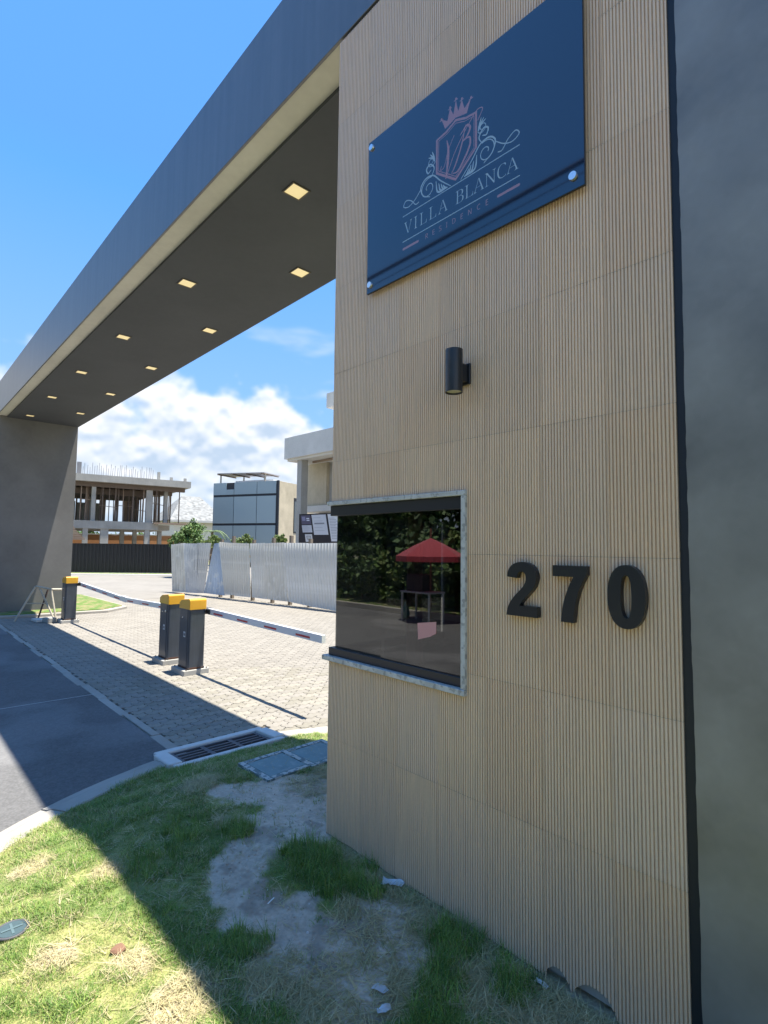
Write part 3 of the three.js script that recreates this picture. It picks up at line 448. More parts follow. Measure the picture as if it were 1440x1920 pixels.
{
  const ex = { depth: 0.026, bevelEnabled: true, bevelThickness: 0.002, bevelSize: 0.002, bevelSegments: 2, curveSegments: 24 };
  const digit = (shape, ch, px, w) => { const L = onZ(px[0], px[2], -1.985), R = onZ(px[1], px[2], -1.985), T = onZ((px[0] + px[1]) / 2, px[3], -1.97), Bm = onZ((px[0] + px[1]) / 2, px[4], -1.97); const sx = (R.x - L.x) / w, sy = T.y - Bm.y; const g = new THREE.ExtrudeGeometry(shape, ex); g.scale(sx, sy, 1); single('house_number', metric(g), M.matteBlack, `black raised house number ${ch} on the ribbed wall`, 'house number', [L.x, Bm.y, -1.998]); };
  const two = new THREE.Shape(); two.moveTo(0.02, 0.72); two.bezierCurveTo(0.02, 0.90, 0.16, 1.0, 0.34, 1.0); two.bezierCurveTo(0.53, 1.0, 0.65, 0.89, 0.65, 0.73); two.bezierCurveTo(0.65, 0.58, 0.55, 0.48, 0.44, 0.37); two.bezierCurveTo(0.36, 0.29, 0.31, 0.24, 0.29, 0.19); two.lineTo(0.66, 0.19); two.lineTo(0.66, 0.0); two.lineTo(0.0, 0.0); two.bezierCurveTo(0.02, 0.20, 0.12, 0.31, 0.28, 0.46); two.bezierCurveTo(0.38, 0.55, 0.43, 0.62, 0.43, 0.71); two.bezierCurveTo(0.43, 0.78, 0.40, 0.825, 0.335, 0.825); two.bezierCurveTo(0.27, 0.825, 0.235, 0.78, 0.232, 0.70); two.closePath();
  const seven = new THREE.Shape(); seven.moveTo(0.0, 0.98); seven.lineTo(0.66, 0.98); seven.lineTo(0.66, 0.83); seven.bezierCurveTo(0.50, 0.60, 0.42, 0.32, 0.40, 0.0); seven.lineTo(0.16, 0.0); seven.bezierCurveTo(0.18, 0.28, 0.26, 0.54, 0.41, 0.79); seven.lineTo(0.0, 0.79); seven.closePath();
  const zero = new THREE.Shape(); zero.moveTo(0.33, 1.0); zero.bezierCurveTo(0.56, 1.0, 0.66, 0.78, 0.66, 0.50); zero.bezierCurveTo(0.66, 0.22, 0.56, 0.0, 0.33, 0.0); zero.bezierCurveTo(0.10, 0.0, 0.0, 0.22, 0.0, 0.50); zero.bezierCurveTo(0.0, 0.78, 0.10, 1.0, 0.33, 1.0);
  const hole = new THREE.Path(); hole.moveTo(0.33, 0.84); hole.bezierCurveTo(0.255, 0.84, 0.235, 0.70, 0.235, 0.50); hole.bezierCurveTo(0.235, 0.30, 0.255, 0.16, 0.33, 0.16); hole.bezierCurveTo(0.405, 0.16, 0.425, 0.30, 0.425, 0.50); hole.bezierCurveTo(0.425, 0.70, 0.405, 0.84, 0.33, 0.84); zero.holes.push(hole);
  digit(two, 'two', [953, 1010, 1105, 1054, 1156], 0.66); digit(seven, 'seven', [1040, 1103, 1110, 1059, 1168], 0.66); digit(zero, 'zero', [1142, 1213, 1120, 1060, 1180], 0.66);
}

/* ---------- things at the drive: drain, covers, barriers ---------- */
{
  const s = thing('storm_drain', 'cast iron slotted drain grate in a pale concrete frame by the kerb', 'drain', [-4.67, 0, -2.375]);
  const hx = 0.155, hz = 0.425, y = 0.028;
  // grate set a little lower than its frame, whole drain tilted with the gutter
  const tilt = (m) => { m.rotation.z = 0.05; return m; };
  tilt(part('frame_side', block(-hx - 0.10, -hx - 0.012, -0.1, y + 0.016, -hz - 0.10, hz + 0.10, 0.012), M.whiteConcrete, s)); tilt(part('frame_side', block(hx + 0.012, hx + 0.075, -0.1, y + 0.012, -hz - 0.10, hz + 0.10, 0.012), M.whiteConcrete, s));
  tilt(part('frame_end', block(-hx - 0.0115, hx + 0.0115, -0.1, y + 0.022, hz + 0.012, hz + 0.13, 0.012), M.whiteConcrete, s)); tilt(part('frame_end', block(-hx - 0.0115, hx + 0.0115, -0.1, y + 0.022, -hz - 0.13, -hz - 0.012, 0.012), M.whiteConcrete, s));
  const g = tilt(part('grate', join([plain(-hx, hx, y - 0.05, y, -hz, -hz + 0.03), plain(-hx, hx, y - 0.05, y, hz - 0.03, hz), plain(-hx, -hx + 0.022, y - 0.05, y, -hz + 0.03, hz - 0.03), plain(hx - 0.022, hx, y - 0.05, y, -hz + 0.03, hz - 0.03), plain(-hx + 0.022, hx - 0.022, y - 0.05, y - 0.002, -0.155, -0.115), plain(-hx + 0.022, hx - 0.022, y - 0.05, y - 0.002, 0.115, 0.155)]), M.iron, s));
  for (let k = 1; k < 4; k++) { const x = mix(-hx + 0.022, hx - 0.022, k / 4); for (const [a, b] of [[-hz + 0.03, -0.155], [-0.115, 0.115], [0.155, hz - 0.03]]) part('grate_bar', plain(x - 0.013, x + 0.013, y - 0.045, y - 0.001, a, b), M.iron, g); }
  for (const [n, b] of [['pit_floor', [-hx - 0.02, hx + 0.02, -0.65, -0.60, -hz - 0.02, hz + 0.02]], ['pit_wall', [-hx - 0.02, -hx - 0.001, -0.6, -0.02, -hz - 0.02, hz + 0.02]], ['pit_wall', [hx + 0.001, hx + 0.02, -0.6, -0.02, -hz - 0.02, hz + 0.02]], ['pit_wall', [-hx, hx, -0.6, -0.02, -hz - 0.02, -hz - 0.001]], ['pit_wall', [-hx, hx, -0.6, -0.02, hz + 0.001, hz + 0.02]]]) part(n, plain(...b), M.rawConcrete, s);
}
{
  const cover = (pts, label) => { const c = pts.map(([a, b]) => onY(a, b, 0.17)); const cx = c.reduce((t, p) => t + p.x, 0) / 4, cz = c.reduce((t, p) => t + p.z, 0) / 4; const y = vergeY(cx, cz) - 0.02; const s = thing('inspection_cover', label, 'cover', [cx, y, cz], 0.03, 'square covers by the gatehouse corner'); const w = 0.165, f = 0.045;
    part('rim', join([block(-w - f, w + f, 0, 0.035, -w - f, -w, 0.006), block(-w - f, w + f, 0, 0.035, w, w + f, 0.006), block(-w - f, -w, 0, 0.035, -w, w, 0.006), block(w, w + f, 0, 0.035, -w, w, 0.006)]), M.tealChipped, s); part('lid', block(-w + 0.006, w - 0.006, 0, 0.032, -w + 0.006, w - 0.006, 0.006), M.teal, s); };
  cover([[460, 1437], [497, 1461], [579, 1438], [535, 1417]], 'square blue grey painted inspection cover with chipped rim beside bare soil');
  cover([[545, 1413], [582, 1437], [640, 1415], [612, 1396]], 'square blue grey inspection cover partly hidden behind the gatehouse corner');
  const v = onY(22, 1746, 0.17), s = thing('valve_cover', 'small round dark teal valve cover set in the sunny grass', 'cover', [v.x, vergeY(v.x, v.z), v.z]);
  part('lid', new THREE.CylinderGeometry(0.054, 0.056, 0.02, 28).translate(0, 0.008, 0), M.valve, s); part('ring', new THREE.TorusGeometry(0.060, 0.006, 8, 32).rotateX(Math.PI / 2).translate(0, 0.014, 0), M.iron, s); part('handle', plain(-0.04, 0.04, 0.0185, 0.020, -0.005, 0.005), M.handleTeal, s); part('handle', plain(-0.005, 0.005, 0.0192, 0.0206, -0.04, 0.04), M.handleTeal, s);
}
function barrier(label, x, z) {
  const s = thing('boom_barrier', label, 'barrier', [x, 0, z], 0, 'barrier cabinets across the drive'), w = 0.175, d = 0.12, h0 = 0.075, h1 = 0.925, h2 = 1.06;
  part('plinth', block(-0.26, 0.20, -0.01, 0.07, -0.19, 0.19, 0.012), M.concrete, s);
  const prof = new THREE.Shape(); const c = 0.03; prof.moveTo(-w, -d + 0.01); prof.lineTo(-w, d - 0.01); prof.lineTo(-w + 0.01, d); prof.lineTo(w - 0.075, d); prof.lineTo(w - 0.068, d - 0.012); prof.lineTo(w - 0.05, d - 0.012); prof.lineTo(w - 0.043, d); prof.lineTo(w - c, d); prof.quadraticCurveTo(w, d, w, d - c); prof.lineTo(w, -d + c); prof.quadraticCurveTo(w, -d, w - c, -d); prof.lineTo(-w + 0.01, -d); prof.closePath();
  const g = new THREE.ExtrudeGeometry(prof, { depth: h1 - h0, bevelEnabled: false, curveSegments: 8 }); g.rotateX(-Math.PI / 2); g.scale(1, 1, -1); { const idx = only(g); const p = idx.attributes.position; for (let i = 0; i < p.count; i += 3) for (const k of ['x', 'y', 'z']) { const f = 'set' + k.toUpperCase(), gt = 'get' + k.toUpperCase(); const t = p[gt](i + 1); p[f](i + 1, p[gt](i + 2)); p[f](i + 2, t); } idx.computeVertexNormals(); idx.translate(0, h0, 0); part('cabinet', metric(idx), M.cabinet, s); }
  part('rusty_foot', block(-w - 0.003, w + 0.003, 0.0705, 0.10, -d - 0.003, d + 0.003, 0.004), M.rust, s);
  const cp = new THREE.Shape(); const e = 0.006; cp.moveTo(-w - e, h1); cp.lineTo(-w - e, h1 + 0.075); cp.quadraticCurveTo(-w + 0.06, h2 - 0.005, -0.02, h2 - 0.004); cp.lineTo(w - 0.03, h2 + 0.012); cp.quadraticCurveTo(w + e, h2 + 0.012, w + e, h2 - 0.02); cp.lineTo(w + e, h1); cp.closePath();
  const cap = new THREE.ExtrudeGeometry(cp, { depth: 2 * d - 0.004, bevelEnabled: true, bevelThickness: 0.008, bevelSize: 0.004, bevelSegments: 3, curveSegments: 10 }); cap.translate(0, 0.004, -d + 0.002); part('cap', cap, M.yellow, s);
  const st = part('sticker', plain(-0.02, 0.05, 0.52, 0.60, d + 0.0006, d + 0.0016), M.sticker, s); part('sticker_mark', plain(-0.008, 0.012, 0.54, 0.575, d + 0.0017, d + 0.0022), M.stickerInk, st); part('sticker_mark', plain(0.018, 0.038, 0.54, 0.575, d + 0.0017, d + 0.0022), M.stickerInk, st);
  part('lock', new THREE.CylinderGeometry(0.012, 0.012, 0.01, 14).rotateX(Math.PI / 2).translate(-0.06, 0.80, d + 0.004), M.silver, s);
  for (const [bx, bz] of [[-0.215, -0.15], [-0.215, 0.15], [0.186, -0.15], [0.186, 0.15]]) part('anchor_bolt', new THREE.CylinderGeometry(0.010, 0.010, 0.016, 6).translate(bx, 0.078, bz), M.rust, s);
  return s;
}
function boom(s, pts, base) {   // white arm with red marks on the far side of the cabinet
  const o = s.position, L = (p) => [p[0] - o.x, p[1] - o.y, p[2] - o.z];
  const hub = new THREE.CylinderGeometry(0.05, 0.05, 0.06, 18); hub.rotateX(Math.PI / 2); hub.translate(0.09, pts[0][1], -0.155); part('hub', hub, M.blackMetal, s);
  part('arm_clamp', beam([0.06, pts[0][1] + 0.004, -0.20], L([pts[0][0] + 0.09, pts[0][1], pts[0][2]]), 0.07, 0.09), M.blackMetal, s);
  for (let k = 0; k < pts.length - 1; k++) {
    const A = L(pts[k]), B = L(pts[k + 1]); const a = part('arm', beam(A, B, 0.085, 0.05), M.whiteArm, s);
    const n = Math.max(1, Math.round(Math.hypot(B[0] - A[0], B[1] - A[1]) / 0.78)); const at = (t) => [mix(A[0], B[0], t), mix(A[1], B[1], t), mix(A[2], B[2], t)];
    for (let i = 0; i < n; i++) { const t0 = (i + 0.28) / n, t1 = (i + 0.68) / n, p = at(t0), q = at(t1); part('red_mark', beam([p[0], p[1] - 0.012, p[2] + 0.0005], [q[0], q[1] - 0.012, q[2] + 0.0005], 0.022, 0.0525), M.redTape, a); }
    if (k) part('arm_joint', beam([A[0] - 0.14, A[1] + 0.012, A[2]], [A[0] + 0.12, A[1] + 0.002, A[2]], 0.10, 0.06), M.whiteArm, s);
  }
}
const near3 = barrier('barrier cabinet with yellow cap and straight striped arm reaching towards the gatehouse', -7.78, -3.42);
const near2 = barrier('barrier cabinet with yellow cap and no arm of its own beside another', -8.66, -3.46);
const far1 = barrier('lone barrier cabinet with yellow cap and sagging jointed arm by the grey pillar', -14.5, -3.34);
boom(near3, [[-7.62, 0.885, -3.60], [-4.80, 0.845, -3.60]]);
boom(far1, [[-14.32, 0.90, -3.53], [-11.05, 0.795, -3.50], [-8.75, 0.835, -3.52]]);
part('handle', block(0.06, 0.10, 0.80, 0.83, 0.1205, 0.135, 0.004), M.silver, near2);
{ // bent pipe trestle and concrete blocks by the pillar
  const s = thing('pipe_trestle', 'bent rusty pale pipe trestle standing beside the lone barrier', 'trestle', [-15.2, 0, -3.0]);
  const Q = (px, py, z) => { const p = onZ(px, py, z); return [p.x + 15.2, p.y, p.z + 3.0]; };
  const zs = -3.0; const A = [0.0, 0.02, 0.62], top1 = [-0.05, 0.82, 0.22], top2 = [0.1, 0.74, -0.08];
  part('leg', bar(A, top1, 0.022, 8), M.pipe, s); part('top_rail', bar(top1, top2, 0.026, 8), M.pipe, s); part('leg', bar([-0.02, 0.80, 0.15], [0.35, 0.03, -0.13], 0.02, 8), M.pipe, s); part('leg', bar(top2, [0.32, 0.06, -0.16], 0.022, 8), M.pipe, s); part('leg', bar([-0.3, 0.75, -0.1], [-0.15, 0.02, 0.12], 0.02, 8), M.rust, s); part('top_rail', bar(top2, [0.1, 0.73, -0.30], 0.03, 8), M.pipe, s); part('brace', bar([-0.02, 0.42, 0.42], [0.14, 0.42, 0.0], 0.012, 6), M.pipe, s);
  single('concrete_block', block(-0.14, 0.14, 0, 0.11, -0.10, 0.10, 0.012), M.concrete, 'small grey concrete block on the paving by the lone barrier', 'block', [-14.75, 0, -3.0], 0.2);
  single('concrete_block', block(-0.20, 0.20, 0, 0.06, -0.12, 0.12, 0.012), M.whiteConcrete, 'flat pale concrete slab under the pipe trestle', 'block', [-15.05, 0, -2.86], 0.1);
}

/* ---------- kerb island and grass by the far pillar ---------- */
function plot(name, pts, y, mat) { const s = new THREE.Shape(pts.map(([x, z]) => new THREE.Vector2(x, -z))), g = new THREE.ExtrudeGeometry(s, { depth: y + 0.05, bevelEnabled: true, bevelSize: 0.02, bevelThickness: 0.02, bevelSegments: 2 }); g.rotateX(-Math.PI / 2); g.translate(0, -0.07, 0); return struct(name, metric(g), mat); }
M.turf = std({ roughness: 1, map: tex(512, 512, 1.5, 1.5, (u, v) => { const a = fbm(u * 12, v * 12, 4, 161, 12), f = noise(u * 200, v * 200, 163, 200, 200); return lerp3(tone([0.10, 0.17, 0.035], 0.6 + 0.8 * f), tone([0.24, 0.21, 0.10], 0.6 + 0.7 * f), sstep(0.42, 0.62, a)); }) });
plot('kerb_edge', [[-21, -1.7], [-16.15, -1.7], [-16.0, -2.6], [-15.9, -4.6], [-16.6, -5.3], [-21, -5.3]], 0.07, M.kerb);
plot('turf_strip', [[-21, -1.82], [-16.3, -1.82], [-16.14, -2.6], [-16.04, -4.5], [-16.65, -5.18], [-21, -5.18]], 0.10, M.turf);

/* ---------- fences ---------- */
function corrugated(q, waves, amp, trap) {   // q: [bottom left, bottom right, top right, top left] as [along, height]; ribs run from bottom to top
  const pos = [], n = waves * (trap ? 4 : 6), rows = 3; const P = (i, j) => { const t = i / n, v = j / rows; const bx = mix(q[0][0], q[1][0], t), by = mix(q[0][1], q[1][1], t), tx = mix(q[3][0], q[2][0], t), ty = mix(q[3][1], q[2][1], t); const ph = t * waves; const f = trap ? [-1, -1, 1, 1][Math.round(ph * 4) % 4] : Math.sin(ph * 2 * Math.PI); return [mix(bx, tx, v), mix(by, ty, v), amp * f]; };
  for (let i = 0; i < n; i++) for (let j = 0; j < rows; j++) { const a = P(i, j), b = P(i + 1, j), c = P(i + 1, j + 1), d = P(i, j + 1); pos.push(...a, ...b, ...c, ...a, ...c, ...d); }
  return metric(raw(pos));
}
M.galv = [0, 1, 2, 3].map((i) => std({ metalness: 0.12, roughness: 0.5, map: tex(256, 256, 1.6, 1.9, (u, v) => { const a = fbm(u * 5, v * 5, 5, 171 + i, 5), b = fbm(u * 30, v * 3, 3, 181 + i, 30, 3), w = sstep(0.58, 0.72, fbm(u * 12, v * 12, 4, 191 + i, 12)); const base = [[0.74, 0.77, 0.80], [0.82, 0.81, 0.75], [0.55, 0.68, 0.86], [0.86, 0.86, 0.82]][i]; return lerp3(tone(base, 0.82 + 0.3 * (a - 0.5) + 0.25 * (b - 0.5)), [0.88, 0.88, 0.86], w * 0.4); }) }));
{
  const F = facade(onY(322, 1110, 0), onY(628, 1146, 0)); const s = thing('sheet_metal_fence', 'tall fence of weathered galvanised corrugated sheets, some leaning apart', 'fence', [F.A.x, 0, F.A.z], F.turn);
  const sheets = [ // top left, top right, bottom right, bottom left pixels; waves; material
    [[321, 1021], [347, 1018], [352, 1111], [323, 1109], 6, 1], [[345, 1019], [372, 1019], [370, 1112], [350, 1111], 6, 0], [[370, 1018], [396, 1018], [382, 1112], [366, 1112], 6, 0], [[401, 1019], [413, 1018], [421, 1117], [381, 1112], 7, 2],
    [[411, 1016], [440, 1019], [444, 1116], [421, 1115], 7, 1], [[437, 1018], [468, 1019], [471, 1120], [441, 1117], 7, 1], [[469, 1019], [497, 1018], [497, 1123], [473, 1120], 6, 3], [[495, 1019], [534, 1017], [541, 1128], [498, 1123], 8, 1],
    [[532, 1018], [578, 1018], [590, 1139], [541, 1128], 9, 3], [[576, 1019], [632, 1018], [640, 1147], [588, 1138], 10, 3], [[630, 1018], [700, 1017], [712, 1156], [640, 1147], 12, 1]];
  sheets.forEach(([tl, tr, br, bl, w, m], i) => { const off = 0.02 * (i % 2) + (m === 2 ? -0.05 : 0); const g = corrugated([F.at(...bl), F.at(...br), F.at(...tr), F.at(...tl)], w, 0.026); g.translate(0, 0, off); part('sheet', g, M.galv[m], s); });
  const post = std({ color: rgb(0.22, 0.18, 0.14), roughness: 0.9 });
  for (const [px, py] of [[408, 1011], [430, 1005], [505, 1008], [538, 1004], [468, 1012], [574, 1010]]) { const [u, y] = F.at(px, py); part('post', plain(u - 0.05, u + 0.05, 0, y, -0.24, -0.145), post, s); }
  const rail = std({ color: rgb(0.30, 0.24, 0.17), roughness: 0.9 }); part('rail', plain(0, F.len * 1.2, 1.45, 1.53, -0.14, -0.10), rail, s); part('rail', plain(0, F.len * 1.2, 0.4, 0.48, -0.14, -0.10), rail, s);
}
{
  const F = facade(onY(120, 1072, 0.1), onY(326, 1074, 0.1)); const s = thing('black_fence', 'black trapezoid sheet fence before the unfinished concrete house', 'fence', [F.A.x, 0, F.A.z], F.turn); const m = phys({ color: rgb(0.018, 0.019, 0.022), roughness: 0.45 });
  const n = 7; for (let k = 0; k < n; k++) { const u0 = -1 + (F.len + 1) * k / n, u1 = -1 + (F.len + 1) * (k + 1) / n; const g = corrugated([[u0, 0.08], [u1, 0.08], [u1, 1.86], [u0, 1.86]], 5, 0.03, true); part('sheet', g, m, s); }
  part('top_rail', plain(-1, F.len, 1.845, 1.885, -0.04, 0.04), m, s); part('footing', plain(-1, F.len, -0.02, 0.09, -0.1, 0.1), M.concrete, s);
  const V = new THREE.Vector3(Math.sin(F.turn), 0, Math.cos(F.turn)), D = new THREE.Vector3(Math.cos(F.turn), 0, -Math.sin(F.turn)); const pt = (u, o) => [F.A.x + D.x * u + V.x * o, F.A.z + D.z * u + V.z * o];
  plot('turf_strip', [pt(-3, 0.16), pt(-3, 1.3), pt(F.len, 0.7), pt(F.len, 0.16)], 0.07, M.turf); plot('kerb_edge', [pt(-3, 1.25), pt(-3, 1.5), pt(F.len + 2, 0.9), pt(F.len + 2, 0.66)], 0.05, M.whiteConcrete);
}

/* ---------- buildings ---------- */
M.brick = std({ color: rgb(0.42, 0.20, 0.09), roughness: 1 }); M.wood = std({ color: rgb(0.14, 0.105, 0.082), roughness: 0.95 }); M.wood2 = std({ color: rgb(0.27, 0.20, 0.15), roughness: 0.95 }); M.steel = std({ color: rgb(0.22, 0.22, 0.23), roughness: 0.7 });
{ // unfinished concrete house
  const F = facade(deep(140, 950, 36.2), deep(356, 950, 40.6)); const s = thing('unfinished_house', 'two storey concrete house under construction with timber props and bare rebar', 'house', [F.A.x, 0, F.A.z], F.turn);
  const U = (px, py) => F.at(px, py); const [uR, yT] = U(356, 903), [, yB] = U(356, 914), uL = -4.5, D = 9.5;
  const top = U(145, 888)[1], topB = U(145, 901)[1], f1 = U(145, 975)[1], f0 = U(145, 990)[1];
  part('roof_slab', plain(uL, uR, topB, top, -D, 0.35), M.rawConcrete, s); part('ceiling_beam', plain(uL, uR - 0.3, topB - 0.32, topB - 0.002, -0.35, -0.1), M.wood, s); part('ceiling_beam', plain(uL, uR - 0.3, topB - 0.32, topB - 0.002, -4.1, -3.85), M.wood, s);
  const u1 = U(297, 980)[0]; part('floor_slab', plain(uL, u1, f0, f1, -D, 0.0), M.rawConcrete, s); part('floor_slab', plain(u1, uR - 1.2, f0, f1 - 0.15, -D, -0.6), M.rawConcrete, s); part('balcony_formwork', plain(u1 - 0.4, uR - 0.25, f1 - 0.10, f1, -0.55, 0.35), M.wood2, s);
  const col = (u, z, y0, y1, w = 0.3) => part('column', plain(u - w / 2, u + w / 2, y0, y1, z - 0.15, z + 0.15), M.rawConcrete, s);
  for (const px of [176, 281, 316]) { const u = U(px, 940)[0]; col(u, -0.3 - (px === 316 ? 0.6 : 0), f1, topB - 0.001, px === 281 ? 0.42 : 0.26); }
  for (const px of [160, 196, 276]) col(U(px, 1000)[0], -0.2, 0, f0 - 0.001, px === 196 ? 0.5 : 0.32); for (const px of [243, 268, 294, 317]) col(U(px, 1000)[0], -3.0, 0, f0 - 0.001, 0.28);
  for (const [px, z] of [[205, -4], [240, -6.5], [150, -5], [300, -5.5]]) col(U(px, 940)[0] - 0.8, z, f1, topB - 0.001);
  part('partition', plain(uL, U(190, 940)[0] - 0.9, f1, topB - 0.9, -7.2, -7.0), M.rawConcrete, s);
  const r = rng(44); part('formwork', plain(uL, uR - 2.6, topB - 0.75, topB - 0.33, -6.5, -1.2), M.wood, s, 'dark timber formwork under the roof slab'); part('inner_wall', plain(0.9, 2.6, f1, topB - 0.9, -8.6, -8.4), M.rawConcrete, s); part('inner_wall', plain(uR - 3.2, uR - 2.1, f1, topB - 0.4, -7.6, -7.4), M.wood2, s);
  for (let k = 0; k < 74; k++) { const u = mix(-0.6, uR - 0.5, (k + 0.6 * r()) / 74), z = -0.15 - Math.pow(r(), 1.3) * 5.5; const y0 = f1, lean = 0.12 * (r() - 0.5), w = 0.025 + 0.018 * r(); part('timber_prop', beam([u, y0, z], [u + lean, topB - 0.01, z + 0.1 * (r() - 0.5)], w * 2, w * 2), r() > 0.4 ? M.wood : M.wood2, s); }
  for (let k = 0; k < 5; k++) { const u = mix(0.4, uR - 1.6, k / 5), y = mix(f1 + 0.4, topB - 0.6, r()); part('brace', beam([u, y, -0.3 - k * 0.3], [u + 1.2, y + 0.5 * (r() - 0.5), -0.35 - k * 0.3], 0.04, 0.05), M.wood2, s); }
  for (let k = 0; k < 34; k++) { const u = mix(0.1, U(288, 890)[0], k / 33) + 0.06 * (r() - 0.5), h = 0.55 + 0.35 * r(); part('rebar', beam([u, top, -0.15 - 0.3 * r()], [u + 0.05 * (r() - 0.5), top + h, -0.2], 0.022, 0.022), M.steel, s); }
  for (const px of [300, 324, 350]) { const u = U(px, 895)[0]; part('starter_column', plain(u - 0.09, u + 0.09, top - 0.2, top + (px === 300 ? 0.62 : 0.3), -0.5, -0.32), M.rawConcrete, s); } { const u = U(149, 880)[0]; part('starter_column', plain(u - 0.12, u + 0.14, top, top + 0.85, -0.45, -0.2), M.steel, s); }
  const bw = part('brick_wall', plain(-3, uR + 2, 0, 2.65, -D - 1.2, -D - 1.0), M.brick, s); part('coping', plain(-3, uR + 2, 2.66, 2.74, -D - 1.25, -D - 0.95), M.concrete, bw);
  for (let k = 0; k < 9; k++) part('timber_stack', plain(-0.4, 0.5 - 0.09 * k + 0.1 * r(), 2.1 + 0.11 * (8 - k) * -1 + 0.9, 2.19 + 0.11 * (8 - k) * -1 + 0.9, 0.5, 1.0), M.wood2, s);
}
{ // pale house with a hipped roof far behind
  const A = deep(322, 975, 66), B = deep(420, 975, 70), F = facade(A, B); const s = thing('hip_roof_house', 'pale distant house with a light grey hipped shingle roof', 'house', [A.x, 0, A.z], F.turn); const w = F.len, e = F.at(365, 976)[1], rd = F.at(378, 926)[1] - e; const mroof = std({ roughness: 0.9, map: tex(256, 256, 3, 3, (u, v) => { const a = noise(u * 12, v * 20, 201, 12, 20), b = fbm(u * 6, v * 6, 3, 202, 6); const k = 0.21 + 0.14 * (a - 0.5) + 0.12 * (b - 0.5); return [k, k * 1.03, k * 1.02]; }) });
  part('wall', plain(0.4, w - 0.4, 0, e, -9, -0.4), std({ color: rgb(0.62, 0.61, 0.58), roughness: 0.95 }), s);
  const pos = [], a = [-0.3, e, 0.3], b = [w + 0.3, e, 0.3], c = [w + 0.3, e, -9.6], d = [-0.3, e, -9.6], r1 = [w * 0.38, e + rd, -4.6], r2 = [w * 0.75, e + rd, -4.6]; for (const t of [[a, b, r2], [a, r2, r1], [b, c, r2], [c, d, r1], [c, r1, r2], [d, a, r1]]) for (const p of t) pos.push(...p); part('roof', metric(raw(pos)), mroof, s); part('fascia_board', plain(-0.32, w + 0.32, e - 0.25, e - 0.01, 0.2, 0.32), std({ color: rgb(0.5, 0.5, 0.5), roughness: 0.9 }), s);
}
{ // house faced in blue grey panels with a solar canopy
  const A = deep(399, 960, 48.8), B = deep(521.5, 960, 46), F = facade(A, B); const s = thing('panelled_house', 'flat roofed house faced in large blue grey panels with black joints', 'house', [A.x, 0, A.z], F.turn);
  const y = F.at(521, 901)[1], L = F.len, D = 6.0; const panel = [1, 0.94, 1.05].map((k) => phys({ color: rgb(0.29 * k, 0.37 * k, 0.40 * k), roughness: 0.5 })); const blk = M.blackPaint;
  part('body', plain(0.05, L - 0.05, 0, y - 0.06, -D, -0.06), M.warmConcrete, s); part('joint_frame', plain(0.0, L, 0, y - 0.01, -0.059, -0.02), blk, s);
  const us = [0.03, F.at(438, 960)[0], F.at(481, 960)[0], L - 0.22], ys = [0.2, F.at(481, 983)[1], F.at(481, 928)[1], y], yh = [[0.2, -0.10], [0.10, -0.10], [0.10, 0]];
  let n = 0; for (let i = 0; i < 3; i++) for (let j = 0; j < 3; j++) { let y1 = ys[j + 1] + yh[j][1], y0 = ys[j] + yh[j][0]; if (i === 0 && j === 2) { part('panel', plain(us[0], us[1] - 0.85, y0, y1, -0.019, 0.03), panel[n++ % 3], s); part('panel', plain(us[1] - 0.849, us[1] - 0.03, y0, y1 - 0.62, -0.019, 0.03), panel[n++ % 3], s); continue; } part('panel', plain(us[i] + 0.03, us[i + 1] - 0.03, y0, y1, -0.019, 0.03), panel[n++ % 3], s); }
  part('corner_trim', plain(L - 0.19, L + 0.02, 0, y + 0.02, -0.1, 0.05), blk, s);
  const side = part('side_wall', plain(L - 0.049, L + 0.0, 0, y - 0.02, -D, -0.10), M.warmConcrete, s); 
  const wv = std({ color: rgb(0.05, 0.055, 0.06), roughness: 0.3 }); for (const [z0, z1] of [[-2.4, -4.6]]) { const w = part('window', plain(L + 0.001, L + 0.03, 3.0, y - 1.3, z1, z0), blk, s); part('pane', plain(L + 0.031, L + 0.036, 3.15, y - 1.6, z1 + 0.1, z0 - 0.1), phys({ color: rgb(0.10, 0.12, 0.13), roughness: 0.08 }), w); }
  part('parapet', plain(us[1] - 0.85, L - 1.4, y - 0.35, y + 0.30, -4.0, -1.2), std({ color: rgb(0.62, 0.66, 0.72), roughness: 0.9 }), s);
  const c = part('solar_canopy', beam([F.at(402, 889)[0], y + 0.95, -1.6], [F.at(490, 893)[0], y + 0.82, -1.6], 0.07, 2.4), std({ color: rgb(0.34, 0.33, 0.34), roughness: 0.6 }), s); void c;
  for (const [px, z] of [[403, -0.8], [423, -2.6], [463, -2.6], [487, -0.8]]) { const u = F.at(px, 900)[0]; part('canopy_post', plain(u - 0.05, u + 0.05, y - 0.1, y + 0.88, z - 0.05, z + 0.05), M.concrete, s); }
  for (let k = 0; k < 4; k++) { const u = mix(F.at(404, 889)[0], F.at(486, 893)[0], k / 3); part('canopy_rafter', plain(u - 0.04, u + 0.04, y + 0.80 - 0.03 * k, y + 0.90 - 0.03 * k, -2.9, -0.3), M.wood, s); }
}
